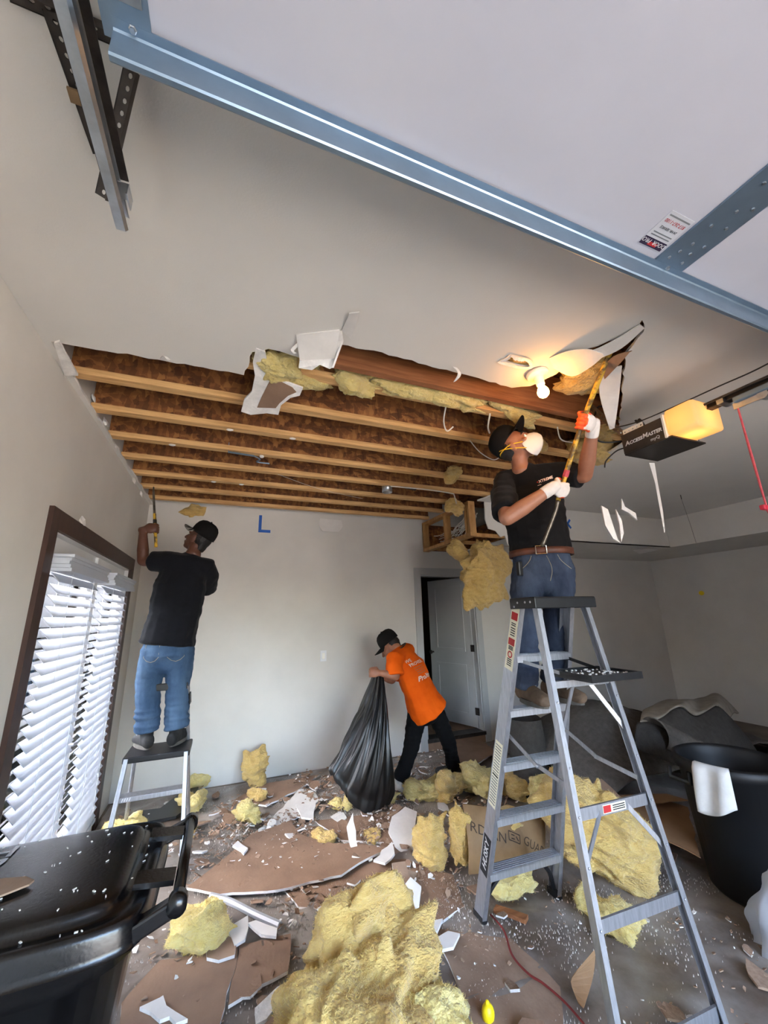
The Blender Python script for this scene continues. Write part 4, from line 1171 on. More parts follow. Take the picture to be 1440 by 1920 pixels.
# ------------------------------------------------------------------ man on the step stool, back to us
yv = 3.66
mz = SPH + .002
pel = atY(316, 1212, yv); che = atY(338, 1100, yv - .01); shc = atY(349, 1057, yv - .01); nkb = atY(362, 1040, yv + .01); hd = atY(372, 1012, yv + .03)
S2 = V((1, -.12, 0)).normalized(); F2 = V((.12, 1, 0)).normalized()      # faces the back wall; S2 = his right
hf = V((-.72, .42, .42)).normalized(); hu = perp(hf, V((.35, -.1, 1)))
m2 = thing('person', (pel.x, pel.y, mz), 'person in black T-shirt and light blue jeans reaching up from the step stool', 'person')
hL = atY(291, 992, yv + .07); elL = atY(268, 1052, yv + .05); shL = atY(306, 1052, yv + .0); shR = atY(392, 1066, yv - .0)
elR = atY(388, 1105, yv + .18); hR = atY(345, 1062, yv + .30)
an = [V((atY(275, 1380, yv).x, yv, mz + .09)), V((atY(329, 1375, yv).x, yv, mz + .09))]
kn = [atY(278, 1285, yv + .01), atY(334, 1285, yv + .01)]
hp = [pel - S2 * .09, pel + S2 * .09]
ptop = atZ(287, 903, ZC + .02); ptop = V((hL.x + .0, hL.y + .12, ZC + .03))
pv2 = (atY(287, 905, yv + .12) - hL).normalized()
b = G()
head(b, hd, hf, hu); neck(b, nkb, hd, hu, .058)
wL = grip(b, hL, pv2, (hL - elL), (-F2 * .9 - S2 * .3), .013, 1.0)
wR = grip(b, hR, pv2, (hR - elR), (-F2 * .2 + S2 * .9), .013, 1.0)
b.loft([pel + V((0, 0, -.06)), pel + V((0, 0, .08)), (pel + che) / 2, che, shc - V((0, 0, .03))], [(.10, .15), (.105, .15), (.10, .145), (.105, .16), (.06, .12)], ref=F2)
for sh_, el_, wv in ((shL, elL, wL), (shR, elR, wR)):
    b.loft([shc, sh_], [.07, .058]); b.loft([sh_, sh_.lerp(el_, .5), el_], [.055, .050, .042]); b.loft([el_, el_.lerp(wv, .35), wv], [.042, .044, .029])
for k in range(2): b.loft([hp[k], kn[k], an[k]], [.075, .05, .04])
body('body', b, 'skin_dark', m2, .006, 5)
b = G()
b.loft([pel + V((-.01, 0, .02)), pel + V((0, 0, .10)), pel.lerp(che, .55), che, shc + V((0, 0, -.025)), nkb + V((0, 0, -.02))],
       [(.165, .208), (.155, .198), (.148, .196), (.138, .20), (.095, .17), (.066, .085)], ref=F2, ends=(.12, .6))
for sh_, el_, se_ in ((shL, elL, .55), (shR, elR, 1.0)):
    b.loft([shc, sh_.lerp(shc, .02), sh_.lerp(el_, .25), sh_.lerp(el_, se_)], [.090, .086, .084, .082], ends=(1, .1))
body('shirt', b, 'tee_navy', m2, .007, 5, lambda p: .008 * noise.fractal(V((p.x * 7 + 4, p.y * 7, p.z * 10)), 1, 2, 3) + .004 * noise.noise(V((p.x * 9, p.y * 4, p.z * 26))))
b = G()
b.loft([pel + V((0, 0, .06)), pel + V((0, 0, 0)), pel - V((0, 0, .06)), pel - V((0, 0, .11))], [(.125, .172), (.140, .182), (.145, .188), (.12, .165)], ref=F2)
for k in range(2):
    b.loft([hp[k] - V((0, 0, .03)), hp[k].lerp(kn[k], .5), kn[k], kn[k].lerp(an[k], .5), an[k] + V((0, 0, .03))], [(.116, .106), (.105, .102), (.090, .088), (.088, .086), (.088, .086)], ref=F2, ends=(1, .15))
jn = body('jeans', b, 'denim_light', m2, .007, 5, lambda p: .006 * noise.fractal(V((p.x * 8 + 9, p.y * 8, p.z * 14)), 1, 2, 3) + .009 * noise.noise(V((p.x * 5, p.y * 5, p.z * 34))) * (1.6 if p.z < 1.0 else .5))
jb = bvh_of(jn); st = G()
for sg in (-1, 1):
    l_ = on_line(jb, [pel - F2 * .5 + S2 * (sg * .085 + dx) + V((0, 0, dz)) for dx, dz in [(-.055, .02), (-.055, -.07), (-.03, -.095), (0, -.105), (.03, -.095), (.055, -.07), (.055, .02), (-.055, .02)]], F2)
    if len(l_) > 2: st.tube(l_, .002, 5)
st.obj('pocket_stitching', 'denim_stitch', jn)
boot(m2, (an[0].x, an[0].y), (-.35, .7), 'boot_black', mz); boot(m2, (an[1].x, an[1].y), (.25, .8), 'boot_black', mz)
P_, R_ = head(G(), hd, hf, hu); r_ = hf.cross(hu)
g = G(); g.ell(P_(0, -.030, .020), (.080, .084, .080), R_); g.loft([P_(0, -.07, -.02), P_(0, -.068, -.07)], [(.05, .03), (.045, .025)], ref=r_)
body('hair', g, 'hair', m2, .006, 3, wr(30, 30, 30, .003))
ball_cap(m2, P_(0, -.008, .046), hf + hu * .1, hu, 1.02, brim='camo_grey', tiltb=.01)
pb = thing('pry_bar', (hL.x, hL.y, hL.z - .2), 'long yellow pry bar raised to the joists beside the french doors', 'pry bar')
G().tube([hL - pv2 * .16, hL + pv2 * .14], .012, 10).obj('shaft', 'pole_yellow', pb)
G().tube([hL + pv2 * .05, hL + pv2 * .085], .0145, 10).obj('grip_band', 'wire_black', pb)
G().tube([hL + pv2 * .14, hL + pv2 * .34, hL + pv2 * .40 + V((.0, .02, 0))], [.010, .009, .006], 8).obj('steel_tip', 'pole_steel', pb)

# ------------------------------------------------------------------ person in orange bending over the rubbish bag
yv = 3.82
pel = atY(798, 1325, yv); che = atY(770, 1255, yv - .02); shc = atY(752, 1228, yv - .02); nkb = atY(742, 1216, yv - .0); hd = atY(733, 1213, yv + .06)
up3 = (shc - pel).normalized()
S3 = V((.80, -.58, 0)).normalized()           # his right-hand side
F3 = perp(up3, V((-.55, .80, -.3)))
S3 = F3.cross(up3)
hf = V((-.70, .42, -.60)).normalized(); hu = perp(hf, V((-.45, .25, .85)))
m3 = thing('person', (pel.x, pel.y, 0), 'person in orange T-shirt and black trousers bending over a rubbish bag', 'person')
shA = atY(738, 1238, yv - .15); elA = atY(742, 1268, yv - .20); hA = atY(697, 1262, yv - .13)
shB = shc - (shA - shc); elB = atY(735, 1275, yv + .22); hB = atY(712, 1268, yv + .12)
an = [V((atZ(762, 1478, .1).x, 3.85, .10)), V((atZ(868, 1455, .1).x + .03, 3.94, .10))]
kn = [atY(770, 1405, 3.84), atY(842, 1395, 3.84)]
hp = [pel + V((-.09, .0, -.01)), pel + V((.085, .0, 0))]
b = G(); head(b, hd, hf, hu, .98); neck(b, nkb, hd, hu, .055)
wA = grip(b, hA, (.1, .2, 1), (hA - elA), (.1, -.8, .5), .012, .95)
wB = grip(b, hB, (.1, .2, 1), (hB - elB), (.1, .8, .5), .012, .95)
b.loft([pel - up3 * .06, pel + up3 * .08, (pel + che) / 2, che, shc - up3 * .03], [(.095, .14), (.10, .14), (.095, .135), (.10, .15), (.06, .11)], ref=F3)
for sh_, el_, wv in ((shA, elA, wA), (shB, elB, wB)):
    b.loft([shc, sh_], [.065, .056]); b.loft([sh_, sh_.lerp(el_, .5), el_], [.052, .048, .041]); b.loft([el_, el_.lerp(wv, .35), wv], [.041, .042, .028])
for k in range(2): b.loft([hp[k], kn[k], an[k]], [.07, .048, .038])
body('body', b, 'skin', m3, .006, 5)
b = G()
b.loft([pel - up3 * .035 + V((.01, 0, -.01)), pel + up3 * .06, pel.lerp(che, .5), che, shc - up3 * .02, nkb - up3 * .015], [(.20, .215), (.172, .200), (.146, .188), (.138, .192), (.092, .160), (.064, .08)], ref=F3, ends=(.1, .6))
for sh_, el_ in ((shA, elA), (shB, elB)):
    b.loft([shc, sh_.lerp(shc, .15), sh_.lerp(el_, .35), sh_.lerp(el_, .9)], [.085, .084, .082, .084], ends=(1, .1))
sh3 = body('shirt', b, 'tee_orange', m3, .008, 5, lambda p: .009 * noise.fractal(V((p.x * 6 + 2, p.y * 6, p.z * 8)), 1, 2, 3) + .004 * noise.noise(V((p.x * 14, p.y * 10, p.z * 14))))
bv = bvh_of(sh3)
back = (-F3 + S3 * .25).normalized()
def bt(s_, size, a, d, m, **k):
    o_ = shc + back * .5 + S3 * a - up3 * d
    text('shirt_lettering', s_, size, o_, S3 * 1.0 - up3 * .30, up3, m, sh3, on=bv, push=-back, **k)
bt('WE', .042, -.13, .055, 'shirt_ink', bold=.001)
bt('PROVIDE', .042, -.13, .10, 'shirt_ink', bold=.001)
for k in range(4): bt('▬▬▬', .035, -.12, .135 + .022 * k, 'shirt_ink_dim')
bt('ProXtra', .060, -.14, .255, 'shirt_ink', bold=.002)
b = G()
b.loft([pel + up3 * .06, pel, pel - V((0, 0, .07))], [(.12, .155), (.13, .165), (.12, .15)], ref=F3)
for k in range(2):
    b.loft([hp[k] - V((0, 0, .02)), hp[k].lerp(kn[k], .5), kn[k], kn[k].lerp(an[k], .5), an[k] + V((0, 0, .02))], [.098, .088, .074, .068, .074], ref=F3, ends=(1, .15))
body('trousers', b, 'pants_black', m3, .007, 5, lambda p: .006 * noise.fractal(V((p.x * 8 + 5, p.y * 8, p.z * 14)), 1, 2, 3) + .006 * noise.noise(V((p.x * 5, p.y * 5, p.z * 34))))
boot(m3, (an[0].x, an[0].y), (-.35, .6), 'boot_white', .012); boot(m3, (an[1].x, an[1].y), (-.5, .6), 'boot_black', .012)
P_, R_ = head(G(), hd, hf, hu, .98); r_ = hf.cross(hu)
g = G(); g.ell(P_(0, -.028, .018), (.080, .086, .080), R_); g.loft([P_(0, -.07, -.02), P_(0, -.066, -.07)], [(.05, .03), (.045, .025)], ref=r_)
body('hair', g, 'hair', m3, .006, 3, wr(30, 30, 30, .003))
ball_cap(m3, P_(0, -.008, .044), hf, hu, 1.0)
# black collar strap behind the neck
G().tube(smooth_pts([P_(.07, .0, -.05), nkb + back * .085 + S3 * .05, nkb + back * .09 - S3 * .04, P_(-.07, 0, -.05)]), .006, 6).obj('respirator_strap', 'wire_black', m3)
BAG_HAND = hA.copy(); BAG_HAND2 = hB.copy()
# ================================================================== rubbish and insulation
def fluff(name, c, size, rotz=0, tilt=(0, 0), seed=0, sub=5, m='insul', lump=.16, fibres=900, floor=0.0, label='', cat='insulation', group=None, flen=.03, tear=.0, nb=5, tufts=70):
    """a torn piece of glass wool: several fused lobes with ridged, fibrous relief"""
    random.seed(seed)
    bm = bmesh.new(); bmesh.ops.create_icosphere(bm, subdivisions=sub, radius=1)
    R = Matrix.Rotation(rotz, 3, 'Z') @ Matrix.Rotation(tilt[0], 3, 'X') @ Matrix.Rotation(tilt[1], 3, 'Y')
    c = V(c); sz = V(size) * .5; mn = min(sz); off = V((seed * 3.17, seed * 1.31, seed * .77))
    lobes = [(V((0, 0, 0)), .62)]
    for k in range(nb):
        d = V((random.gauss(0, 1), random.gauss(0, 1), random.gauss(0, .7))).normalized(); rho = random.uniform(.42, .62)
        lobes.append((d * rho * random.uniform(.72, .97), rho))
    D = np.array([v.co.normalized()[:] for v in bm.verts]); RR = np.full(len(D), .2)
    for o_, rho in lobes:
        b_ = D @ np.array(o_[:]); q_ = b_ * b_ - o_.length_squared + rho * rho
        RR = np.where(q_ > 0, np.maximum(RR, b_ + np.sqrt(np.maximum(q_, 0))), RR)
    # torn tufts standing out of the piece and notches ripped into it
    for k in range(tufts):
        t_ = V((random.gauss(0, 1), random.gauss(0, 1), random.gauss(0, .8))).normalized(); wd = random.uniform(.07, .24)
        am = random.uniform(.05, .30) if random.random() < .6 else -random.uniform(.04, .20)
        dot = np.clip(D @ np.array(t_[:]), -1, 1); ang = np.arccos(dot)
        RR = RR * (1 + am * np.exp(-(ang / wd) ** 2))
    for v, r in zip(bm.verts, RR):
        d = v.co.normalized(); r = float(r)
        # pull lobes towards a squared-off batt
        mx_ = max(abs(d.x), abs(d.y), abs(d.z)); r = r * (.65 + .35 * (1 / mx_) * .8) * 1.14
        q = V((d.x * r * sz.x, d.y * r * sz.y, d.z * r * sz.z)); nrm = V((d.x / sz.x, d.y / sz.y, d.z / sz.z)).normalized()
        wq = q + V((noise.noise(q * 7 + off), noise.noise(q * 7 - off), noise.noise(q * 7 + off * 2))) * .05
        w1 = noise.noise(wq * (.6 / mn) + off)
        rd = 1 - abs(noise.noise(V((wq.x * 5, wq.y * 8, wq.z * 15)) + off)) * 2.2
        rd2 = 1 - abs(noise.noise(V((wq.x * 9, wq.y * 20, wq.z * 30)) - off)) * 2.2
        fine = noise.noise(V((wq.x * 18, wq.y * 42, wq.z * 62)) + off)
        d_ = mn * lump * 1.6 * w1 + min(.024, mn * .30) * rd + min(.010, mn * .16) * rd2 + .005 * fine
        q = q + nrm * d_
        v.co = R @ q + c
        if floor is not None and v.co.z < floor + .004: v.co.z = floor + .004
    g = G(); bm.verts.index_update(); bm.normal_update()
    g.v = [v.co.copy() for v in bm.verts]; g.f = [[v.index for v in f.verts] for f in bm.faces]; g.m = [0] * len(g.f)
    ns = [v.normal.copy() for v in bm.verts]
    o = g.obj(name, m, None, True); tag(o, label, cat, group)
    if fibres:
        fg = G(); vs = []; fs = []
        for k in range(int(fibres * 1.6)):
            i = random.randrange(len(g.v)); p = g.v[i]
            if floor is not None and p.z < floor + .006: continue
            n_ = (ns[i] * .55 + V((random.gauss(0, .6), random.gauss(0, .6), random.gauss(0, .5)))).normalized()
            L_ = flen * .55 * random.uniform(.3, 1.5); s_ = n_.orthogonal().normalized(); s_.rotate(Matrix.Rotation(random.random() * 6.28, 3, n_))
            w_ = random.uniform(.0003, .0007); b = p + n_ * L_ * .55 + s_ * L_ * .15; e = p + n_ * L_ + s_ * L_ * random.uniform(.2, .7)
            x = n_.cross(s_) * w_; j = len(vs)
            p = p - n_ * .003
            vs += [p - x, p + x, b + x, b - x, e]; fs += [(j, j + 1, j + 2, j + 3), (j + 3, j + 2, j + 4)]
        fg.add(vs, fs); h = fg.obj('loose_fibres', 'insul_fibre', o); h['kind'] = 'stuff'
    bm.free()
    return o

def F(px, py, w_, z=0.0): return atZ(px, py, z)
# --- the large foreground batt
fluff('insulation_batt', (.60, 1.84, .16), (.74, .56, .36), .45, (.10, .0), 3, 6, 'insul', .20, 9000, label='largest torn yellow insulation batt, piled between bin and lemon', flen=.022, tear=.03)
fluff('insulation_batt', (.70, 2.10, .25), (.42, .18, .34), .25, (-.25, 0), 13, 5, 'insul', .16, 3000, floor=.0, label='upright insulation slab leaning against the largest torn batt', flen=.022, tear=.03)
fluff('insulation_batt', (.42, 1.60, .13), (.42, .34, .26), .2, (.0, .1), 4, 6, 'insul_pale', .18, 5000, label='pale yellow insulation chunk tucked under the edge of the largest torn batt', flen=.022, tear=.02)
fluff('insulation_batt', (.80, 1.66, .11), (.34, .30, .26), -.5, (.2, 0), 5, 5, 'insul_pale', .2, 3000, label='pale insulation tuft beside the yellow lemon', flen=.022, tear=.02)
# --- near the bin
p = atZ(372, 1748, .06)
fluff('insulation_chunk', p + V((.02, .0, .02)), (.30, .22, .15), .55, (.25, .1), 6, 5, 'insul_pale', .2, 2500, label='pale yellow insulation chunk beside the wheeled bin', flen=.02)
# --- standing pieces left of the tall ladder
p = atZ(818, 1640, .0); fluff('insulation_chunk', p + V((0, .06, .16)), (.16, .20, .34), .3, (.1, .05), 7, 5, 'insul', .22, 1800, label='lumpy insulation roll standing beside the narrow upright strip', flen=.018)
p = atZ(884, 1655, .0); fluff('insulation_chunk', p + V((-.01, .08, .22)), (.09, .16, .42), .2, (-.1, .04), 8, 5, 'insul', .2, 1500, label='narrow upright insulation strip against the printed kraft batt', flen=.018)
# --- the big heap right of the ladder
fluff('insulation_heap', (2.30, 2.24, .25), (.64, .56, .60), -.5, (.0, .35), 9, 6, 'insul', .2, 6000, label='big golden insulation heap behind the ladder back rails', flen=.025)
p = atZ(1155, 1745, .03); fluff('insulation_chunk', p + V((0, .03, .06)), (.13, .26, .12), .35, (0, 0), 10, 5, 'insul_pale', .25, 1500, label='drooping insulation tail below the big golden heap', flen=.02)
p = atZ(965, 1672, .03); fluff('insulation_chunk', p + V((.0, .0, .03)), (.32, .14, .08), .1, (0, 0), 11, 5, 'insul_pale', .2, 1200, label='flat insulation scrap under the lowest ladder tread', flen=.018)
# --- row behind the ladder
for k, (x_, y_, s_, z_, lb) in enumerate(((800, 1505, .26, .09, 'insulation lump at the white boot of the person in orange'), (850, 1500, .30, .12, 'insulation lump between the boots of the person in orange'),
        (905, 1490, .40, .15, 'wide insulation lump beyond the printed kraft batt'), (985, 1500, .36, .14, 'insulation lump behind the second ladder tread'), (1035, 1520, .26, .18, 'insulation lump between ladder treads and the golden heap'))):
    p = atZ(x_, y_, 0); fluff('insulation_lump', p + V((0, .05, z_ * .7)), (s_, s_ * .75, z_ * 1.7), k * .7, (0, .1), 20 + k, 5, 'insul' if k % 2 else 'insul_pale', .24, 900, label=lb, flen=.02)
# --- along the back wall and left side
for k, (x_, y_, sx, sz_, lb) in enumerate(((478, 1478, .20, .30, 'tall insulation tuft against the back wall'), (485, 1448, .18, .18, 'insulation tuft topping the pile against the back wall'), (462, 1548, .20, .15, 'insulation lump at the corner of the largest brown drywall sheet'),
        (484, 1508, .13, .11, 'little insulation puff between the wall tuft and the brown sheet'), (375, 1480, .20, .12, 'insulation tuft behind the step stool by the wall'), (362, 1518, .30, .12, 'insulation scrap beside the step stool leg'), (353, 1575, .10, .12, 'insulation scrap at the foot of the step stool'),
        (712, 1508, .34, .12, 'insulation slab with brown paper beside the rubbish bag'), (655, 1515, .14, .08, 'small insulation bit below the rubbish bag'), (605, 1583, .22, .06, 'thin insulation strip on the edge of the largest brown sheet'), (632, 1520, .10, .07, 'tiny insulation bit below the bag bottom'),
        (838, 1455, .22, .08, 'insulation bit by the step of the doorway'), (700, 1575, .16, .04, 'thin insulation strip near the white torn sheet'))):
    p = atZ(x_, y_, 0); fluff('insulation_scrap', p + V((0, .02, sz_ * (.55 if k != 1 else 1.6))), (sx, sx * .7, sz_), k * .9, (0, 0), 40 + k, 5, 'insul_pale' if k % 3 else 'insul', .25, 350, label=lb, flen=.02, floor=.0 if k != 1 else None)
p = atX(205, 1545, -.72); fluff('insulation_scrap', V((-.62, 3.95, .07)), (.30, .24, .15), .4, (0, 0), 60, 5, 'insul_pale', .25, 900, label='sunlit insulation scrap below the french doors', flen=.02)
# --- printed kraft-faced batt behind the ladder
kb = thing('kraft_batt', (1.75, 2.45, 0), 'kraft paper faced insulation batt with printed lettering behind the ladder treads', 'insulation')
A_ = atZ(872, 1640, 0) ; 
q0, q1, q2, q3 = atY(868, 1508, 2.62), atY(1020, 1530, 2.50), atY(1010, 1625, 2.42), atY(880, 1640, 2.45)
def kfn(u, v):
    a = q0.lerp(q1, u); b = q3.lerp(q2, u); p = a.lerp(b, v)
    return p + V((0, -.05 * sin(pi * u) - .03 * sin(pi * v), .015 * sin(5 * u)))
kg = G().grid(kfn, 14, 8, (0, .012, 0)); kf = kg.obj('kraft_facing', 'kraft', kb, True)
kbv = bvh_of(kf)
ud = (q1 - q0).normalized(); vd = (q0 - q3).normalized(); pn = ud.cross(vd)
text('lettering', 'RDIAN', .072, kfn(.02, .36) - V((0, .3, 0)), ud - vd * .12, vd, 'ink_brown', kf, on=kbv, push=(0, 1, 0))
text('lettering', 'GUARDIAN', .068, kfn(.64, .46) - V((0, .3, 0)), ud - vd * .42, vd, 'ink_brown', kf, on=kbv, push=(0, 1, 0))
lg = G()
for (u0, v0, u1, v1) in ((.46, .30, .60, .34), (.60, .34, .60, .48), (.60, .48, .46, .44), (.46, .44, .46, .30), (.49, .35, .53, .36), (.49, .41, .53, .42), (.55, .37, .58, .44)):
    h0 = kbv.ray_cast(kfn(u0, v0) - V((0, .2, 0)), V((0, 1, 0)))[0]; h1 = kbv.ray_cast(kfn(u1, v1) - V((0, .2, 0)), V((0, 1, 0)))[0]
    if h0 and h1: lg.bar(h0 - V((0, .002, 0)), h1 - V((0, .002, 0)), .006, .001, up=(0, 1, 0))
lg.obj('printed_emblem', 'ink_brown', kf)
ins = fluff('batt_core', (kfn(.5, .6) + V((0, .12, .0))), (.50, .18, .26), -.15, (0, 0), 71, 4, 'insul', .15, 0, label=None, cat=None); ins.parent = kb; ins.location = ins.location - V(kb.location)
for k_ in ('label', 'category', 'group'):
    if k_ in ins: del ins[k_]

# --- hanging from the bulkhead and stuck between joists
p = atY(912, 1062, 3.58); fluff('hanging_insulation', p, (.66, .30, .78), .2, (.1, .5), 72, 6, 'insul', .2, 3000, floor=None, label='torn insulation hanging out of the opened bulkhead over the doorway', flen=.03)
p = atY(858, 1030, 3.7); fluff('hanging_insulation', p, (.28, .14, .16), .2, (.1, .6), 73, 4, 'insul', .2, 500, floor=None, label='insulation shred sagging from the bulkhead frame corner', flen=.03)
up_items = [((520, 690), ZC + .015, (.13, .14, .10), 'insulation tongue drooping from the ceiling tear beside the hanging flap'), ((575, 705), ZC + .07, (.30, .12, .12), 'insulation wad above the bent drywall flap'),
            ((662, 707), ZC + .07, (.24, .09, .13), 'insulation strip at the end of the brown plank by the bent flap'), ((760, 722), ZC + .065, (.40, .09, .12), 'insulation strip along the middle of the brown plank'),
            ((860, 748), ZC + .06, (.34, .09, .11), 'insulation strip packed beside the brown plank under the lamp'), ((960, 768), ZC + .055, (.34, .09, .11), 'insulation strip beside the brown plank above the capped head'),
            ((1092, 712), ZC + .05, (.28, .22, .10), 'lamp-lit golden insulation in the hole beside the bulb'), ((975, 678), ZC + .06, (.26, .16, .09), 'insulation showing through the small hole by the lamp'),
            ((1135, 800), ZC + .07, (.40, .22, .12), 'insulation behind the hanging strip by the opener'), ((1110, 845), ZC + .06, (.40, .25, .12), 'insulation above the torn edge beside the opener'),
            ((850, 888), ZC + .02, (.10, .10, .12), 'small insulation tuft caught on a joist near the metal can'), ((852, 945), ZC - .03, (.18, .12, .14), 'insulation tuft above the bulkhead frame'),
            ((365, 957), ZC - .02, (.26, .10, .12), 'insulation tuft stuck under the joist closest to the back wall'), ((1000, 835), ZC + .05, (.20, .14, .10), 'insulation tuft behind the cap of the person with a mask')]
for k, ((x_, y_), z_, s_, lb) in enumerate(up_items):
    fluff('joist_insulation', atZ(x_, y_, z_), (s_[0] * 1.25, s_[1] * 1.35, s_[2] * 1.15), .1 * (k % 3), (0, 0), 80 + k, 5, 'insul_pale' if k < 6 else 'insul', .2, 250, floor=None, label=lb, flen=.018)

# ================================================================== torn drywall at the ceiling
def flap(name, A, B, label, m='paper_white', th=.004, cat='drywall flap', group=None):
    o = G().ribbon(smooth_pts([V(a) for a in A], 4), smooth_pts([V(b) for b in B], 4), th).obj(name, m); tag(o, label, cat, group); return o
# bent L flap at the left end of the plank
c0 = [atZ(560, 640, ZC - .004), atZ(638, 618, ZC - .02), atZ(615, 690, ZC - .06), atZ(562, 672, ZC - .05)]
fz = thing('drywall_flap', (c0[0] + c0[2]) / 2, 'bent piece of grey drywall folded down at the end of the brown plank', 'drywall flap')
a, b_, c_, d_ = atZ(555, 628, ZC - .004), atZ(637, 620, ZC - .01), atZ(628, 672, ZC - .055), atZ(562, 676, ZC - .05)
G().prism([a, b_, c_, d_], (0, .004, .014), side=1).obj('bent_panel', ['paper_white', 'gypsum'], fz)
e_, f_ = atZ(618, 692, ZC - .10), atZ(560, 690, ZC - .085)
rr_ = [d_, c_, atZ(626, 688, ZC - .09), e_, atZ(600, 684, ZC - .08), atZ(585, 694, ZC - .09), f_]
G().prism(rr_, (0, .004, .012), side=1).obj('crumbled_edge', ['gypsum', 'gypsum'], fz)
G().prism([b_, atZ(640, 640, ZC - .02), atZ(622, 690, ZC - .11), c_], (.010, 0, .003)).obj('side_edge', 'gypsum', fz)
flap('drywall_paper', [atZ(640, 620, ZC - .003), atZ(652, 596, ZC - .02), atZ(655, 588, ZC - .03)], [atZ(658, 636, ZC - .003), atZ(668, 606, ZC - .015), atZ(674, 586, ZC - .03)], 'upright strip of white drywall paper above the bent flap')
# hanging kinked flap with brown inside, left
A_ = [atZ(478, 655, ZC - .003), atZ(482, 690, ZC - .02), atZ(468, 735, ZC - .05), atZ(453, 770, ZC - .08)]
B_ = [atZ(500, 662, ZC - .003), atZ(520, 708, ZC - .02), atZ(500, 745, ZC - .05), atZ(525, 778, ZC - .08)]
fz = thing('hanging_flap', atZ(490, 740, ZC - .09), 'kinked white drywall flap with a brown face dangling across two joists', 'drywall flap')
rng = random.Random(4)
ol = [(480, 653), (497, 660), (503, 690), (520, 708), (540, 718), (568, 728), (562, 742), (545, 746), (527, 760), (522, 778), (500, 775), (470, 778), (452, 772), (458, 750), (472, 735), (478, 705), (474, 680)]
P3 = [atZ(x_ , y_, ZC - .004 - .06 * max(0, (y_ - 690)) / 90) for x_, y_ in ol]
G().prism(P3, (0, 0, .010), side=0).obj('torn_face', ['gypsum'], fz)
ol = [(505, 715), (520, 712), (548, 726), (556, 735), (540, 742), (524, 756), (517, 765), (482, 764), (490, 745)]
G().prism([atZ(x_, y_, ZC - .0055 - .06 * max(0, (y_ - 690)) / 90) for x_, y_ in ol], (0, 0, -.0012)).obj('brown_backing', 'paper_brown', fz)
# flaps round the pry pole
flap('hanging_strip', [atZ(1128, 690, ZC - .003), atZ(1124, 740, ZC - .05), atZ(1143, 805, ZC - .16)], [atZ(1166, 685, ZC - .003), atZ(1160, 745, ZC - .05), atZ(1152, 803, ZC - .16)], 'pointed white drywall strip dangling beside the opener bracket', th=.003)
flap('torn_strip', [atZ(1200, 607, ZC - .003), atZ(1150, 638, ZC - .012), atZ(1105, 658, ZC - .02), atZ(1075, 655, ZC - .01)], [atZ(1208, 614, ZC - .003), atZ(1165, 652, ZC - .012), atZ(1120, 672, ZC - .03), atZ(1100, 672, ZC - .04)], 'long torn drywall sliver pointing away from the pole tip')
flap('torn_strip', [atZ(1185, 657, ZC - .05), atZ(1150, 668, ZC - .04), atZ(1128, 690, ZC - .02)], [atZ(1180, 660, ZC - .05), atZ(1158, 685, ZC - .045), atZ(1134, 710, ZC - .02)], 'pointed brown drywall sliver beside the pole tip', m='paper_brown')
flap('torn_strip', [atZ(1030, 672, ZC - .003), atZ(1060, 660, ZC - .02), atZ(1100, 655, ZC - .045), atZ(1130, 664, ZC - .06)], [atZ(1036, 690, ZC - .003), atZ(1072, 706, ZC - .04), atZ(1105, 690, ZC - .06), atZ(1132, 668, ZC - .06)], 'warm-lit curled drywall panel between the bulb and the pole')
for k, ((x0, y0), (x1, y1), (x2, y2)) in enumerate((((848, 688), (858, 700), (850, 716)), ((300, 673), (306, 668), (316, 676)), ((560, 640), (545, 655), (552, 664)))):
    flap('paper_shred', [atZ(x0, y0, ZC - .003), atZ(x1, y1, ZC - .03), atZ(x2, y2 , ZC - .05)], [atZ(x0 + 8, y0 + 2, ZC - .003), atZ(x1 + 6, y1 + 2, ZC - .03), atZ(x2 + 5, y2 - 2, ZC - .05)], ['small white paper shred hanging from the middle of the plank edge', 'tiny paper shred on the straight tear edge near the french-door wall', 'small paper shred between the bent flap and the hanging flap'][k])
# ragged paper rim round the small hole by the lamp
rm = G()
for k in range(22):
    t0 = 2 * pi * k / 22; t1 = 2 * pi * (k + 1) / 22
    def hp_(t, e): return V((1.30 + (.085 * (1 + .25 * sin(3 * t + 1)) + e) * cos(t), 1.36 + (.045 * (1 + .3 * cos(2 * t)) + e) * sin(t), ZC - .003 - abs(e) * .25))
    e = .012 + .012 * rng.random(); rm.add([hp_(t0, 0), hp_(t1, 0), hp_(t1, -e), hp_(t0, -e * .8), hp_(t0, .012), hp_(t1, .012)], [(0, 1, 2, 3), (0, 1, 5, 4)])
tag(rm.obj('torn_paper_rim', 'gypsum'), 'ragged white paper rim round the small ceiling hole near the lamp', 'torn paper')
# crumbs left along the left wall top
for k, (x_, y_) in enumerate(((140, 690), (172, 745), (195, 790), (212, 830), (248, 900), (262, 925), (150, 970))):
    p = atX(x_, y_, XL + .005); g = G()
    if k == 6: p = atX(150, 972, XL)
    pts = [p + V((rng.uniform(.0, .012), rng.uniform(-.035, .035), rng.uniform(-.022, .022))) for _ in range(9)]
    bm = bmesh.new(); [bm.verts.new(q) for q in pts]; [bm.verts.new(q + V((.014, .01, -.02))) for q in pts]
    bmesh.ops.convex_hull(bm, input=bm.verts); bm.verts.index_update()
    keep = [v for v in bm.verts if v.link_faces]; ix = {v: i for i, v in enumerate(keep)}
    g.add([v.co.copy() for v in keep], [[ix[v] for v in f.verts] for f in bm.faces]); bm.free()
    tag(g.obj('drywall_crumb', 'gypsum'), 'ragged white drywall crumb clinging to the top of the french-door wall' if k < 6 else 'small white paper tuft stuck to the wall above the french doors', 'crumb', 'crumbs along the french-door wall' if k < 6 else None)
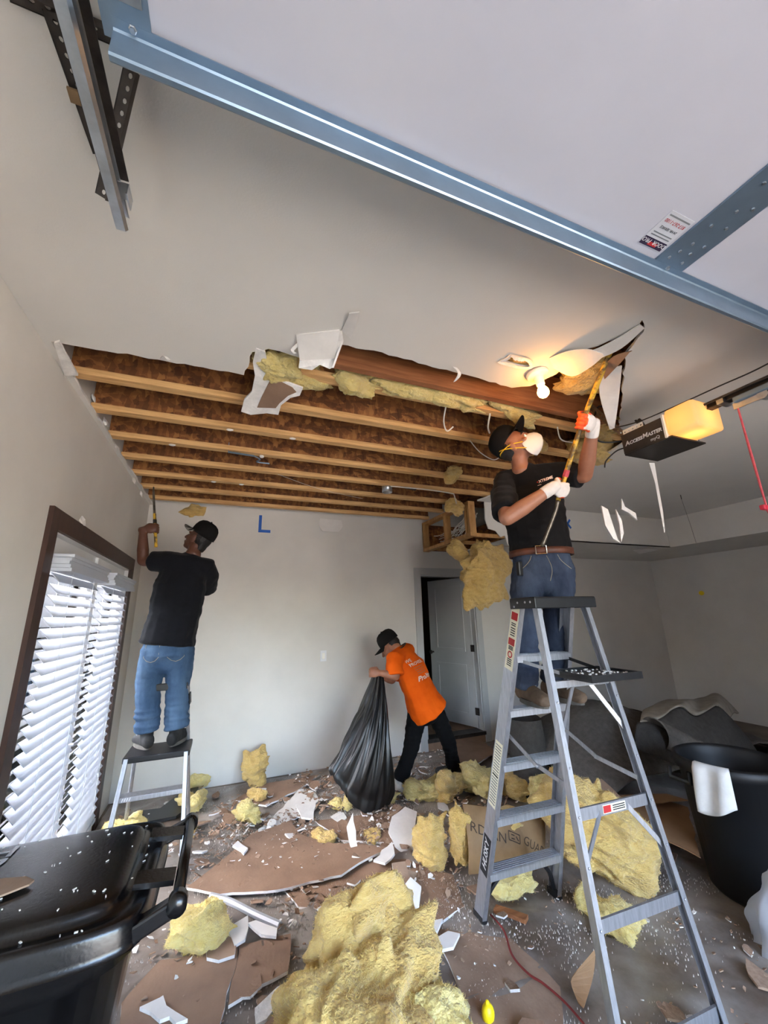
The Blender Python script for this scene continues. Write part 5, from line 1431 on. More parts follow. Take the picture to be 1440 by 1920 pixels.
# edge strip of drywall still along the left wall
G_ = G().prism([atZ(102, 640, ZC - .001), atZ(112, 637, ZC - .001), V((-.80, 2.22, ZC - .001)), V((XL + .004, 2.24, ZC - .001))], (0, 0, -.012)); tag(G_.obj('drywall_edge', 'gypsum'), 'white broken drywall edge still fixed along the french-door wall top', 'drywall edge')

flap('peeling_paper', [atY(600, 972, YB - .004), atY(598, 985, YB - .012), atY(604, 996, YB - .03)], [atY(640, 976, YB - .004), atY(642, 988, YB - .012), atY(634, 998, YB - .03)], 'peeling paper flap at the top of the back wall beside the blue letter')
# electrical leftovers between the joists
cn = atZ(742, 905, ZC - .01); cn.y = min(JY, key=lambda q: abs(q - cn.y)) + .05
t = thing('metal_can', cn, 'shiny short metal can fixture hanging between the joists', 'fixture')
G().lathe([(0, .10), (.052, .10), (.052, 0), (.048, 0), (.048, .095), (0, .095)], cn + V((0, 0, -.03)), 28).obj('can', 'galv_bright', t, True)
G().bar(cn + V((-.02, -.05, .05)), cn + V((.30, -.05, .012)), .03, .012).obj('mounting_arm', 'dark_steel', t)
hb_ = atZ(440, 865, ZC + .010); hb_.y = min(JY, key=lambda q: abs(q - hb_.y))
t = thing('fixture_bracket', hb_, 'grey metal lamp mounting bracket nailed across the joists', 'bracket')
G().bar(hb_ + V((-.05, 0, 0)), hb_ + V((.14, .02, 0)), .03, .003).bar(hb_ + V((-.05, 0, 0)), hb_ + V((-.05, 0, .07)), .05, .004).obj('strap', 'galv', t)
G().tube(smooth_pts([hb_ + V((.14, .02, 0)), hb_ + V((.19, .05, -.01)), hb_ + V((.17, .10, -.015)), hb_ + V((.27, .12, -.01))]), .006, 8).obj('hook', 'galv', t)
G().ell(hb_ + V((.20, .01, .0)), (.018, .014, .014)).obj('paper_bit', 'gypsum', t)
def wire(pts, r, m, label, name='cable'):
    pts = [V(p) for p in pts]; pts[0].y = min(JY, key=lambda q: abs(q - pts[0].y)); pts[0].z = ZC + .012
    tag(G().tube(smooth_pts([V(p) for p in pts], 6), r, 6).obj(name, m), label, 'cable')
wire([atZ(740, 910, ZC - .012), atZ(800, 918, ZC - .012), atZ(845, 925, ZC - .012), atZ(852, 930, ZC - .02), atZ(858, 955, ZC - .05)], .006, 'wire_white', 'white cable stub bending down under the joists near the metal can')
wire([atZ(830, 770, ZC - .002), atZ(832, 790, ZC - .02), atZ(838, 808, ZC - .03), atZ(850, 800, ZC + .0)], .005, 'wire_white', 'white cable looping from a joist behind the plank')
wire([atZ(912, 785, ZC - .002), atZ(915, 800, ZC - .02), atZ(918, 812, ZC - .03)], .006, 'wire_white', 'short white cable end hanging near the capped head')
wire([atZ(1036, 810, ZC - .003), atZ(1052, 824, ZC - .03), atZ(1075, 830, ZC - .02)], .005, 'wire_white', 'white cable arcing behind the raised glove')
wire([atZ(870, 838, ZC - .003), atZ(900, 848, ZC - .02), atZ(925, 862, ZC - .03), atZ(940, 855, ZC - .003)], .004, 'wire_white', 'thin white cable sagging below a joist behind the cap')
wire([atZ(520, 895, ZC - .003), atZ(600, 917, ZC - .012), atZ(680, 935, ZC - .003)], .0015, 'wire_white', 'thin straight string across the joists', 'string')
for k, (x_, y_) in enumerate(((400, 908), (452, 912), (545, 835), (430, 822), (322, 838))):
    p = atZ(x_, y_, ZC - .004); p.y = min(JY, key=lambda q: abs(q - p.y)); p.z = ZC + .012
    tag(G().ell(p, (.022, .012, .008)).ell(p + V((.012, .004, .008)), (.014, .010, .012)).obj('gypsum_scrap', 'gypsum'), 'small white gypsum scrap still nailed under a joist', 'scrap', 'scraps nailed under the joists')
# paper ribbon hanging below the opener, thin wire and hook on the far ceiling
a = atY(1220, 868, 1.48)
tag(G().ribbon([atY(1217, 868, 1.48), atY(1228, 905, 1.48), atY(1238, 960, 1.48), atY(1245, 998, 1.48)], [atY(1227, 868, 1.48), atY(1233, 905, 1.48), atY(1243, 960, 1.48), atY(1246.5, 998, 1.48)], .001).obj('paper_ribbon', 'paper_white'), 'white paper ribbon dangling under the opener', 'ribbon')
hk = atZ(1276, 928, ZC); tag(G().tube([hk, hk + V((0, 0, -.05))], .004, 6).tube([hk + V((0, 0, -.05)), hk + V((.05, .0, -.33)), hk + V((.08, 0, -.55))], .0015, 5).obj('ceiling_hook', 'dark_steel'), 'thin wire hanging from a hook in the ceiling beyond the opener', 'hook')
cp = atX(1316, 1112, XR); tag(G().lathe([(0, 0), (.035, 0), (.035, .02), (.025, .03), (0, .03)], cp, 14, axis=V((-1, 0, 0))).obj('wall_cap', 'lemon_yellow'), 'small yellow round cap on the bare wall beyond the carpets', 'cap')
tag(G().prism([V((5.78, 3.75, ZS - .002)), V((5.5, 3.72, ZS - .002)), V((5.45, 3.9, ZS - .002)), V((5.72, 4.0, ZS - .03))], (0, 0, -.006)).obj('peeling_tape', 'paper_white'), 'peeling white joint tape under the bulkhead corner', 'tape')
# drywall bits dropping in front of the bulkhead
for k, (pts, m) in enumerate((([(1128, 948), (1140, 955), (1158, 1010), (1164, 1018), (1150, 1010), (1135, 985)], 'paper_white'), ([(1155, 955), (1166, 975), (1170, 1000), (1165, 1016), (1162, 985)], 'gypsum'), ([(1166, 935), (1172, 950), (1192, 962), (1195, 975), (1180, 962), (1166, 955)], 'gypsum'))):
    P3 = [atY(x_, y_, 1.5 + .05 * k) for x_, y_ in pts]
    tag(G().prism(P3, (.004, .010, 0)).obj('falling_drywall', m), ['broad white drywall flake falling in mid-air', 'slim white drywall flake falling in mid-air', 'curved drywall flake falling above the others'][k], 'drywall flake', 'flakes falling beside the ladder')

# ================================================================== floor coverings and debris
def dc(u, v):
    x = -.84 + 5.2 * u; y = 1.0 + 3.75 * v
    h = .004 + .010 * max(0, noise.fractal(V((x * 2.2, y * 2.2, 1)), 1, 2, 4)) + .022 * max(0, 1 - abs(noise.noise(V((x * 1.5 + y * .8, y * 2.6, 4)))) * 9) * .6
    return (x, y, h)
o = G().grid(dc, 150, 110).obj('drop_cloth', 'drop_cloth', None, True); tag(o, 'dusty grey plastic drop sheet spread over the garage floor', 'drop sheet')

def slab(name, pix, z, m, label, cat='drywall', th=.013, tilt=0, side=1, seed=1, group=None):
    random.seed(seed); P = [atZ(x_, y_, z) for x_, y_ in pix]
    out = []
    for i in range(len(P)):
        a, b = P[i], P[(i + 1) % len(P)]; n = max(1, int((b - a).length / .06))
        for k in range(n):
            q = a.lerp(b, k / n)
            if k: q = q + V((random.uniform(-.008, .008), random.uniform(-.008, .008), 0))
            out.append(q)
    if tilt:
        cy = sum(p.y for p in out) / len(out)
        out = [p + V((0, 0, (p.y - cy) * tilt)) for p in out]
    o = G().prism(out, (0, 0, -th), side=side).obj(name, [m, 'gypsum']); tag(o, label, cat, group); return o
slab('drywall_sheet', [(350, 1664), (420, 1610), (470, 1565), (545, 1538), (560, 1562), (620, 1580), (735, 1588), (690, 1608), (640, 1640), (520, 1668), (412, 1676)], .045, 'paper_brown', 'largest brown-faced drywall sheet lying across the floor', seed=2)
slab('drywall_sheet', [(228, 1880), (300, 1800), (360, 1790), (445, 1770), (440, 1820), (425, 1860), (412, 1920), (430, 1960), (215, 1960)], .03, 'paper_brown', 'brown-faced drywall sheet beside the wheeled bin', seed=3)
slab('drywall_sheet', [(450, 1770), (545, 1750), (540, 1820), (480, 1850), (428, 1885), (432, 1850)], .028, 'paper_brown', 'brown-faced drywall sheet next to the big insulation batt', seed=4)
slab('drywall_sheet', [(500, 1625), (760, 1610), (850, 1640), (870, 1700), (800, 1745), (730, 1720), (560, 1700)], .016, 'paper_brown', 'brown-faced drywall sheet under the standing insulation rolls', seed=6)
slab('drywall_sheet', [(590, 1538), (740, 1520), (790, 1560), (740, 1580), (640, 1575)], .020, 'paper_brown', 'brown-faced drywall sheet behind the largest sheet', seed=7)
slab('drywall_sheet', [(440, 1500), (490, 1470), (600, 1452), (560, 1480), (500, 1510)], .03, 'paper_brown', 'brown-faced drywall sheet lying near the back wall', seed=8)
slab('drywall_sheet', [(505, 1540), (560, 1480), (590, 1485), (600, 1500), (560, 1530), (520, 1552)], .035, 'paper_white', 'pale drywall sheet on the rubble below the light switch', seed=9)
slab('drywall_sheet', [(815, 1740), (960, 1760), (1050, 1850), (1060, 1960), (900, 1960), (860, 1850)], .014, 'paper_brown_dusty', 'dusty brown drywall sheet around the yellow lemon', seed=10)
slab('drywall_piece', [(728, 1560), (735, 1540), (760, 1525), (782, 1530), (778, 1560), (792, 1575), (770, 1592), (740, 1580)], .05, 'paper_white', 'white torn drywall piece beside the standing insulation rolls', seed=11, tilt=.2)
slab('drywall_piece', [(555, 1508), (592, 1504), (588, 1535), (565, 1532)], .05, 'paper_white', 'square pale drywall piece on the rubble', seed=12)
slab('drywall_piece', [(262, 1888), (300, 1870), (306, 1866), (312, 1885), (352, 1910), (330, 1918), (318, 1905), (300, 1912)], .045, 'paper_white', 'white star-shaped paper scrap on the brown sheet by the bin', seed=13)
slab('drywall_piece', [(436, 1585), (446, 1576), (465, 1590), (457, 1600), (452, 1594)], .06, 'paper_white', 'small white paper chip on the largest brown sheet', seed=14)
slab('drywall_piece', [(425, 1740), (465, 1716), (460, 1760), (440, 1772)], .05, 'paper_white', 'white drywall shard beside the pale chunk by the bin', seed=15)
slab('drywall_piece', [(465, 1730), (480, 1725), (520, 1740), (518, 1755), (490, 1752)], .05, 'paper_white', 'curved white drywall shard next to the big batt', seed=16)
slab('drywall_piece', [(385, 1760), (420, 1752), (445, 1762), (440, 1790), (410, 1800), (388, 1795)], .045, 'paper_brown_dusty', 'crumpled dusty drywall scrap beside the pale chunk', seed=17)
slab('drywall_piece', [(755, 1670), (770, 1655), (790, 1665), (785, 1690), (760, 1705)], .05, 'paper_white', 'white drywall shard beside the top of the largest torn batt', seed=18, tilt=.3)
slab('drywall_piece', [(815, 1760), (840, 1745), (862, 1750), (850, 1775), (826, 1780)], .04, 'paper_white', 'pale drywall shard by the ladder foot', seed=19)
slab('drywall_piece', [(800, 1728), (830, 1722), (820, 1745), (805, 1748)], .04, 'paper_white', 'small pale drywall shard near the big batt top', seed=20)
slab('drywall_piece', [(650, 1560), (662, 1545), (672, 1580), (660, 1588)], .08, 'paper_white', 'upright pale chip behind the largest sheet', seed=21, tilt=.5)
slab('drywall_piece', [(700, 1612), (735, 1578), (740, 1600), (722, 1618)], .06, 'paper_white', 'pale drywall shard at the pointed tip of the largest sheet', seed=22)
slab('drywall_piece', [(735, 1630), (760, 1625), (770, 1645), (755, 1665), (742, 1650)], .07, 'paper_brown_dusty', 'curled dusty paper piece behind the big batt', seed=23, tilt=.4)
slab('drywall_piece', [(478, 1890), (520, 1850), (540, 1840), (530, 1870), (500, 1910), (480, 1920)], .04, 'gypsum', 'broken gypsum strip at the corner of the big batt', seed=24)
flap('curled_paper', [atZ(1085, 1815, .10), atZ(1070, 1840, .06), atZ(1085, 1880, .01)], [atZ(1115, 1780, .14), atZ(1112, 1830, .08), atZ(1095, 1890, .012)], 'curled beige paper sheet standing by the ladder back rail', m='cardboard', th=.004, cat='paper')
# cardboard by the can and under the heap
slab('cardboard_sheet', [(1165, 1520), (1200, 1500), (1290, 1515), (1310, 1590), (1230, 1560)], .22, 'cardboard', 'large brown cardboard sheet leaning beside the black can', 'cardboard', .006, tilt=.15, side=0, seed=30)
slab('cardboard_sheet', [(1150, 1490), (1250, 1488), (1290, 1500), (1210, 1506)], .28, 'cardboard', 'torn cardboard flap behind the golden heap', 'cardboard', .006, side=0, seed=31)
slab('drywall_sheet', [(830, 1400), (900, 1385), (930, 1410), (880, 1440), (840, 1430)], .05, 'paper_brown', 'brown drywall piece lying at the doorway step', seed=32)
slab('drywall_sheet', [(1090, 1490), (1130, 1475), (1180, 1500), (1150, 1520)], .35, 'paper_brown', 'brown board propped on the golden heap', seed=33, tilt=.4)
slab('wood_strip', [(930, 1695), (990, 1715), (985, 1725), (925, 1705)], .03, 'plank_wood', 'splintered wood strip under the ladder', 'wood', .02, side=0, seed=34)
# loose scraps: one shape each, scattered
random.seed(77)
def inside(p, boxes): return any(a <= p.x <= b and c <= p.y <= d for a, b, c, d in boxes)
solid = [(.36, 1.02, 1.58, 2.2), (-.75, .02, .95, 1.48), (2.1, 2.75, 2.1, 2.75), (2.6, 3.3, 1.5, 2.1)]
shapes = []
for k in range(10):
    n = random.randint(5, 8); ol = []
    for i in range(n):
        t = 2 * pi * (i + random.uniform(-.3, .3)) / n; r_ = random.uniform(.55, 1.0); ol.append(V((cos(t) * r_, sin(t) * r_ * random.uniform(.5, .9), 0)))
    bend = random.uniform(-.25, .35)
    g = G(); g.prism([p + V((0, 0, bend * p.x * p.x)) for p in ol], (0, 0, -.22), side=1 if k % 2 else 0)
    shapes.append((g.v, g.f, g.m))
proto = {}
def scrap(k, m):
    if (k, m) in proto: return proto[(k, m)]
    vs, fs, mi = shapes[k]; me = bpy.data.meshes.new('drywall_scrap'); me.from_pydata(vs, [], fs)
    me.materials.append(MATS[m]); me.materials.append(MATS['gypsum']); me.polygons.foreach_set('material_index', mi); me.update()
    proto[(k, m)] = me; return me
def scrap_label(m, s_, p):
    col = {'paper_white': 'white', 'paper_brown': 'brown-faced', 'paper_brown_dusty': 'dusty tan'}[m]
    size = 'tiny' if s_ < .03 else 'palm-sized' if s_ < .058 else 'hand-sized'
    if p.x > 2.0: zone = 'between the tall ladder and the black can' if p.y < 3.0 else 'between the doorway and the carpet heap'
    elif p.x > 1.15: zone = 'round the tall ladder feet' if p.y < 2.8 else 'round the boots of the person in orange'
    elif p.y < 2.5: zone = 'between the wheeled bin and the big batt'
    elif p.x < .1: zone = 'beside the step stool'
    elif p.y > 4.0: zone = 'along the foot of the back wall'
    else: zone = 'round the largest brown drywall sheet'
    return '%s %s drywall scrap in the rubble %s' % (size, col, zone), '%s scraps %s' % (col, zone)
n_ = 0
while n_ < 290:
    if random.random() < .55:
        p = V((random.gauss(.9, .9), random.gauss(3.75, .5), 0))
    else:
        p = V((random.uniform(-.1, 3.2), random.uniform(1.3, 4.6), 0))
    if not (-.7 < p.x < 3.6 and 1.25 < p.y < 4.7) or inside(p, solid): continue
    m = random.choice(['paper_white', 'paper_brown', 'paper_brown', 'paper_brown_dusty'])
    s_ = random.choice((.02, .025, .035, .045, .06, .085)) * random.uniform(.8, 1.3)
    me = scrap(random.randrange(10), m); o = bpy.data.objects.new('drywall_scrap', me); COL.objects.link(o)
    o.location = (p.x, p.y, random.uniform(.018, .05)); o.scale = (s_, s_, min(s_, .045)); o.rotation_euler = (random.gauss(0, .18), random.gauss(0, .18), random.uniform(0, 6.28))
    lb_, gr_ = scrap_label(m, s_, p); tag(o, lb_, 'drywall scrap', lb_); n_ += 1
# crumbs nobody could count
vs = []; fs = []
for k in range(34000):
    if k < 18000: x_, y_ = random.gauss(1.1, 1.0), random.gauss(3.3, .8)
    else: x_, y_ = random.uniform(-.2, 3.3), random.uniform(1.2, 4.7)
    if not (-.7 < x_ < 3.5 and 1.2 < y_ < 4.72): continue
    cl = noise.noise(V((x_ * 3.2, y_ * 3.2, 0)))
    if cl < .12 - random.random() * .35: continue
    s_ = random.uniform(.001, .0034) * (1 + (random.random() < .05) * 1.4); z_ = .020 + .012 * max(0, cl)
    a = random.random() * 6.28; j = len(vs)
    for q in range(3):
        t = a + q * 2.1; vs.append(V((x_ + cos(t) * s_, y_ + sin(t) * s_ * .8, z_ - .012)))
    vs.append(V((x_ + random.uniform(-.3, .3) * s_, y_, z_ + s_ * .6 - .004)))
    fs += [(j, j + 1, j + 3), (j + 1, j + 2, j + 3), (j + 2, j, j + 3)]
o = G().add(vs, fs).obj('plaster_crumbs', 'gypsum_dusty'); tag(o, 'fine white plaster crumbs scattered over the floor', 'crumbs', kind='stuff')
# chips of paper and gypsum too many to count
gch = G()
random.seed(31)
for k in range(5200):
    if k < 3300: x_, y_ = random.gauss(.9, .85), random.gauss(3.7, .6)
    else: x_, y_ = random.uniform(-.1, 3.2), random.uniform(1.3, 4.7)
    if not (-.7 < x_ < 3.5 and 1.25 < y_ < 4.72) or inside(V((x_, y_, 0)), solid): continue
    if noise.noise(V((x_ * 2.6 + 7, y_ * 2.6, 0))) < -.12 + .25 * random.random(): continue
    s_ = random.uniform(.006, .024) * (.6 if y_ < 2.4 else 1); a = random.random() * 6.28; tl = V((random.gauss(0, .35), random.gauss(0, .35)))
    z_ = random.uniform(.022, .036) + .012 * (y_ > 3)
    n_k = random.choice((4, 5)); pts = []
    for q in range(n_k):
        t = a + 2 * pi * (q + random.uniform(-.3, .3)) / n_k; r_ = s_ * random.uniform(.5, 1.1); dx, dy = cos(t) * r_, sin(t) * r_ * .8
        pts.append(V((x_ + dx, y_ + dy, z_ + tl[0] * dx + tl[1] * dy)))
    th_ = V((0, 0, -.004)); gch.k = random.choice((0, 1, 1, 2, 2, 2))
    gch.add(pts + [p_ + th_ for p_ in pts], [list(range(n_k))] + [(i, (i + 1) % n_k, n_k + (i + 1) % n_k, n_k + i) for i in range(n_k)])
o = gch.obj('drywall_chips', ['paper_white', 'paper_brown', 'paper_brown_dusty']); tag(o, 'carpet of small white and brown drywall chips over the floor', 'chips', kind='stuff')
# small things on the floor
lm = atZ(915, 1900, .03)
t = thing('lemon', (lm.x, lm.y, .014), 'bright yellow lemon lying on the drywall dust', 'lemon')
G().ell(lm + V((0, 0, .0)), (.027, .025, .034)).ell(lm + V((0, 0, .033)), (.009, .009, .010)).obj('fruit', 'lemon_yellow', t, True)
G().ell(lm + V((0, 0, -.026)), (.005, .005, .004)).obj('stem', 'paper_brown', t, True)
tag(G().tube(smooth_pts([atZ(920, 1715, .03), atZ(945, 1745, .03), atZ(960, 1790, .03), atZ(990, 1825, .03), atZ(1020, 1845, .03), atZ(1060, 1880, .025), atZ(1095, 1920, .02)]), .005, 6).obj('extension_cord', 'cord_red'), 'thin red extension cord snaking over the dusty floor', 'cord')
tag(G().tube(smooth_pts([atZ(395, 1680, .03), atZ(430, 1690, .03), atZ(480, 1715, .03), atZ(525, 1735, .03)]), .018, 8).obj('sheet_fold', 'clear_bag'), 'rolled edge of clear plastic sheeting on the floor', 'plastic sheet')
# dark rag behind step stool
pr_ = [atZ(x_, y_, .03) for x_, y_ in ((262, 1525), (300, 1520), (345, 1485), (372, 1478), (370, 1505), (330, 1535), (280, 1545))]
tag(G().prism(pr_, (0, 0, .02)).obj('black_rag', 'bag_plastic'), 'crumpled black plastic lying behind the step stool', 'plastic')

# ================================================================== bins, bag, carpets
# --- wheeled bin in the foreground
bn = thing('wheeled_bin', (-.36, 1.45, 0), 'large black wheeled bin with closed dusty lid beside the french doors', 'bin')
bz = .95; bx0, bx1, by0, by1 = -.725, -.125, 1.20, 1.71
def rr(x0, x1, y0, y1, z, r, n=6):
    out = []
    for cx, cy, a0 in ((x1 - r, y1 - r, 0), (x0 + r, y1 - r, 90), (x0 + r, y0 + r, 180), (x1 - r, y0 + r, 270)):
        for k in range(n + 1):
            a = radians(a0 + 90 * k / n); out.append(V((cx + r * cos(a), cy + r * sin(a), z)))
    return out
g = G(); rings = [rr(bx0 + .10, bx1 - .14, by0 + .10, by1 - .09, .04, .10), rr(bx0 + .05, bx1 - .08, by0 + .06, by1 - .045, .5, .13), rr(bx0 + .02, bx1 - .03, by0 + .03, by1 - .02, bz - .10, .15), rr(bx0, bx1, by0, by1, bz - .085, .16), rr(bx0, bx1, by0, by1, bz - .02, .16)]
n_ = len(rings[0]); vs = [p for r in rings for p in r]
g.add(vs, [(i * n_ + k, i * n_ + (k + 1) % n_, (i + 1) * n_ + (k + 1) % n_, (i + 1) * n_ + k) for i in range(len(rings) - 1) for k in range(n_)] + [list(range(n_))[::-1]])
g.obj('tub', 'bin_plastic', bn, True)
lcx, lcy, lhx, lhy = -.425, 1.455, .315, .270
def lprof(q):
    for (q0, z0), (q1, z1) in zip(LP, LP[1:]):
        if q0 <= q <= q1: return z0 + (z1 - z0) * (q - q0) / (q1 - q0)
    return LP[-1][1]
LP = [(0, .040), (.55, .038), (.72, .034), (.77, .030), (.80, .014), (.84, .010), (.92, .014), (.955, .012), (.97, -.004), (.985, -.04), (1.0, -.042)]
def lidz(x, y):
    q = (abs((x - lcx) / lhx) ** 7 + abs((y - lcy) / lhy) ** 7) ** (1 / 7)
    return bz + lprof(min(1, q))
def lidf(u, v):
    a = 2 * pi * u; d = V((cos(a), sin(a))); e = (abs(d[0]) ** 7 + abs(d[1]) ** 7) ** (-1 / 7)
    q = QS[int(round(v * (len(QS) - 1)))]
    return (lcx + lhx * d[0] * e * q, lcy + lhy * d[1] * e * q, bz + lprof(q))
QS = [.001, .3, .55, .66, .72, .75, .77, .785, .80, .82, .84, .88, .92, .94, .955, .965, .97, .98, .985, 1.0]
ld_ = G().grid(lidf, 96, len(QS) - 1).obj('lid', 'bin_plastic', bn, True)
text('lettering', 'TRASH', .11, (-.575, 1.635, bz + .075), (0, -1, 0), (1, 0, 0), 'ink_light', ld_, on=bvh_of(ld_), push=(0, 0, -1), bold=.001)
hb0, hb1 = V((-.055, 1.23, bz + .012)), V((-.055, 1.66, bz + .016))
G().tube([hb0, hb1], .014, 12).obj('handle_bar', 'bin_plastic', bn, True)
for y_ in (1.24, 1.65):
    G().bar((-.15, y_, bz - .03), (-.055, y_, bz + .006), .034, .036, bev=.006).obj('handle_lug', 'bin_plastic', bn)
    G().lathe([(0, -.018), (.022, -.018), (.022, .018), (0, .018)], (-.055, y_, bz + .008), 16, axis=V((0, 1, 0))).obj('hinge_boss', 'bin_plastic', bn, True)
for y_ in (1.33, 1.56):
    G().bar((-.16, y_, bz + .03), (-.07, y_, bz + .02), .06, .012).obj('lid_arm', 'bin_plastic', bn)
for y_ in (1.26, 1.62):
    G().lathe([(0, -.03), (.10, -.03), (.12, -.02), (.12, .02), (.10, .03), (0, .03)], (-.17, y_, .122), 24, axis=V((0, 1, 0))).obj('wheel', 'black_plastic', bn, True)
bvl = bvh_of(ld_)
random.seed(21); cr = G()
for k in range(60):
    x_, y_ = random.uniform(-.6, -.14), random.uniform(1.21, 1.68); h = bvl.ray_cast(V((x_, y_, 2)), V((0, 0, -1)))[0]
    if h: cr.box(h + V((0, 0, .0015)), (random.uniform(.002, .009), random.uniform(.0015, .004), .002), Matrix.Rotation(random.random() * 3, 3, 'Z'))
tag(cr.obj('lid_crumbs', 'paper_white'), 'pale paper crumbs lying on the black bin lid', 'crumbs', kind='stuff')
pc = [(-.52, 1.34), (-.44, 1.35), (-.39, 1.375), (-.385, 1.39), (-.41, 1.415), (-.46, 1.43), (-.52, 1.43)]
tag(G().prism([V((x_, y_, lidz(x_, y_) + .008)) for x_, y_ in pc], (0, 0, .004)).obj('drywall_piece', 'paper_brown_dusty'), 'pale torn drywall paper lying on the black bin lid', 'drywall')

# --- black round can with a white rag
cc = V((2.98, 1.78, 0))
bc = thing('rubbish_can', cc, 'black round rubbish can beside the carpets with a white rag on its rim', 'rubbish can')
G().lathe([(0, .01), (.20, .01), (.215, .03), (.262, .64), (.285, .645), (.288, .70), (.270, .71), (.258, .69), (.250, .64), (.20, .05), (0, .05)], cc, 40).obj('barrel', 'can_plastic', bc, True)
for a in (2.6, 5.7):
    q = cc + V((cos(a) * .29, sin(a) * .29, .58)); G().tube([q + V((0, -.06, .05)), q + V((0, -.06, -.01)), q + V((0, .06, -.01)), q + V((0, .06, .05))], .014, 8).obj('grip', 'can_plastic', bc, True)
a0 = math.atan2(-cc.y * .55, -cc.x) + .0
def rag(u, v):
    a = a0 - .42 + .62 * u; r_ = .292 + .012 * sin(9 * u + 2 * v) + .02 * v
    if v < .2: return cc + V((cos(a) * (.27 + .11 * v), sin(a) * (.27 + .11 * v), .715 - .02 * v))
    return cc + V((cos(a) * r_, sin(a) * r_, .712 - .26 * (v - .15) * (1 + .18 * sin(3 * u + 1))))
tag(G().grid(rag, 14, 12, (-.003, -.003, 0)).obj('rag', 'cloth_white', None, True), 'white cloth rag draped over the rim of the black can', 'rag')
# white plastic bag at the right edge
wb = G(); bc_ = V((2.66, 1.46, 0))
def wbf(u, v):
    a = 2 * pi * u; z_ = (.30 + .10 * cos(a - 3.6)) * v; r_ = .17 * (1 - .75 * v ** 1.5) * (1 + .30 * noise.noise(V((cos(a) * 2, sin(a) * 2, v * 3))) + .22 * noise.noise(V((cos(a) * 5, sin(a) * 5, v * 4))) + .06 * sin(9 * a + 5 * v))
    if v > .92: r_ *= .8
    return bc_ + V((cos(a) * r_, sin(a) * r_, z_ + .01))
tag(wb.grid(wbf, 48, 26).obj('plastic_bag', 'clear_bag', None, True), 'whitish plastic bag standing beside the black can', 'bag')

# --- black rubbish bag held by the person in orange
hb_ = (BAG_HAND + BAG_HAND2) / 2
bot = V((1.16, 3.62, .0))
def bagf(u, v):
    a = 2 * pi * u; t = v
    c_ = hb_.lerp(bot + V((0, 0, .05)), t) + V((.02 - .10 * sin(pi * t) * 0, 0, 0))
    rx = .03 + .265 * t ** 1.05; ry = .10 + .12 * sin(pi * min(1, t * 1.1)) ** .8
    fold = 1 + (.10 * sin(11 * a + 5 * t) + .06 * sin(23 * a)) * (1 - .4 * t)
    if t > .93: rx *= 1 - (t - .93) * 2.5; ry *= 1 - (t - .93) * 3
    lift = .40 * max(0, -cos(a)) ** 1.5 * max(0, t - .25) ** 1.0 * .95          # left corner held off the floor
    p = c_ + V((cos(a) * rx * fold, sin(a) * ry * fold, lift + .02 * noise.noise(V((cos(a) * 3, sin(a) * 3, t * 6)))))
    p.z = max(p.z, .03)
    return p
bg_ = G().grid(bagf, 120, 50).obj('rubbish_bag', 'bag_plastic', None, True); tag(bg_, 'black plastic rubbish bag held open by the person in orange', 'bag')

# --- grey felt carpets dumped on the right
def sheet(name, fn, nu, nv, m, label, th=.012, cat='carpet'):
    tag(G().grid(fn, nu, nv, th).obj(name, m, None, True), label, cat)
def c1(u, v):
    x = 2.62 + 1.75 * u; y = 2.55 + 1.25 * v
    h = .70 * sin(pi * min(1, u * .92 + .08)) ** .6 * sin(pi * (v * .75 + .12)) ** .8
    return V((x + .1 * sin(3 * v), y, .03 + h + .05 * fbm((u, v, 2), 3)))
sheet('carpet_pile', c1, 44, 36, 'felt', 'heap of dark grey felt carpet behind the tall ladder')
def edge_sheet(A, B, sag=0, n=24):
    A = smooth_pts(A, 8); B = smooth_pts(B, 8)
    def fn(u, v):
        i = min(len(A) - 1, int(round(u * (len(A) - 1)))); k = min(len(B) - 1, int(round(u * (len(B) - 1))))
        p = A[i].lerp(B[k], v); p.z += sag * sin(pi * v) + .012 * noise.noise(p * 6)
        return p
    return fn
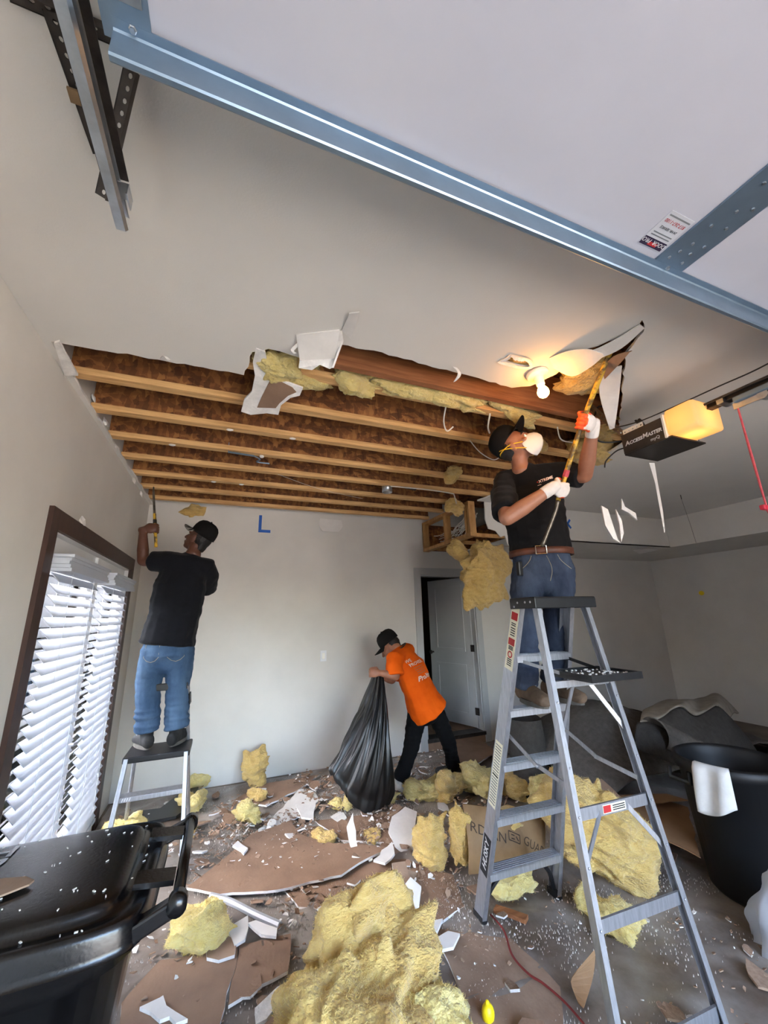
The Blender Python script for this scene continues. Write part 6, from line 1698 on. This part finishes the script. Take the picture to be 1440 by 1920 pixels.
c3 = edge_sheet([atY(1208, 1330, 2.95), atY(1245, 1313, 2.95), atY(1290, 1312, 2.95), atY(1318, 1306, 2.95), atY(1350, 1302, 2.95), atY(1385, 1336, 2.9)],
                [atY(1200, 1352, 2.6), atY(1235, 1345, 2.6), atY(1275, 1322, 2.6), atY(1305, 1340, 2.6), atY(1345, 1322, 2.6), atY(1368, 1345, 2.65)], .02)
sheet('carpet_fold', c3, 40, 12, 'felt_back', 'wavy carpet offcut with pale backing on top of the heap')
c2 = edge_sheet([atY(1200, 1354, 2.62), atY(1235, 1347, 2.62), atY(1275, 1326, 2.62), atY(1305, 1343, 2.62), atY(1348, 1326, 2.62), atY(1400, 1380, 2.62)],
                [atY(1190, 1400, 2.5), atY(1240, 1420, 2.45), atY(1290, 1440, 2.4), atY(1330, 1450, 2.4), atY(1390, 1470, 2.4), atY(1460, 1490, 2.4)], .06)
sheet('carpet_slope', c2, 40, 16, 'felt_dark', 'dark carpet sloping down from the pale-backed fold to the black can')
def c7(u, v):
    a = -.6 + 4.6 * v; r_ = .10 + .03 * v
    p = atY(1225, 1372, 2.55).lerp(atY(1330, 1425, 2.35), u)
    return p + V((0, cos(a) * r_, sin(a) * r_))
sheet('carpet_roll', c7, 20, 26, 'felt', 'thin rolled carpet strip lying across the slope of the heap')
def c4(u, v):
    x = 4.2 + 1.9 * u; y = 2.6 + 1.6 * v
    return V((x, y, .02 + .55 * (1 - u) ** .8 * (1 - .35 * abs(v - .5)) + .05 * fbm((u + 3, v, 2), 3)))
sheet('carpet_pile', c4, 36, 30, 'felt', 'grey carpet lying towards the bare side wall behind the heap')
def c5(u, v):
    a = 2 * pi * u; z_ = .62 * v
    return V((2.72 + cos(a) * .17 * (1 + .1 * sin(3 * a)), 3.25 + sin(a) * .17 + .1 * v, z_ + .02))
tag(G().grid(c5, 30, 14).obj('carpet_roll', 'felt_dark', None, True), 'upright dark carpet roll seen through the ladder', 'carpet')
oc = atY(1085, 1328, 3.9)
def c6(u, v):
    a = pi * u; return oc + V((.28 * cos(a) * (1 - .3 * v), -.1 + .3 * v, .16 * sin(a) * (1 - .4 * v) - .06 + .02 * sin(7 * a)))
sheet('work_jacket', c6, 20, 10, 'canvas_orange', 'tan orange canvas bundle lying on the carpet heap', cat='cloth')
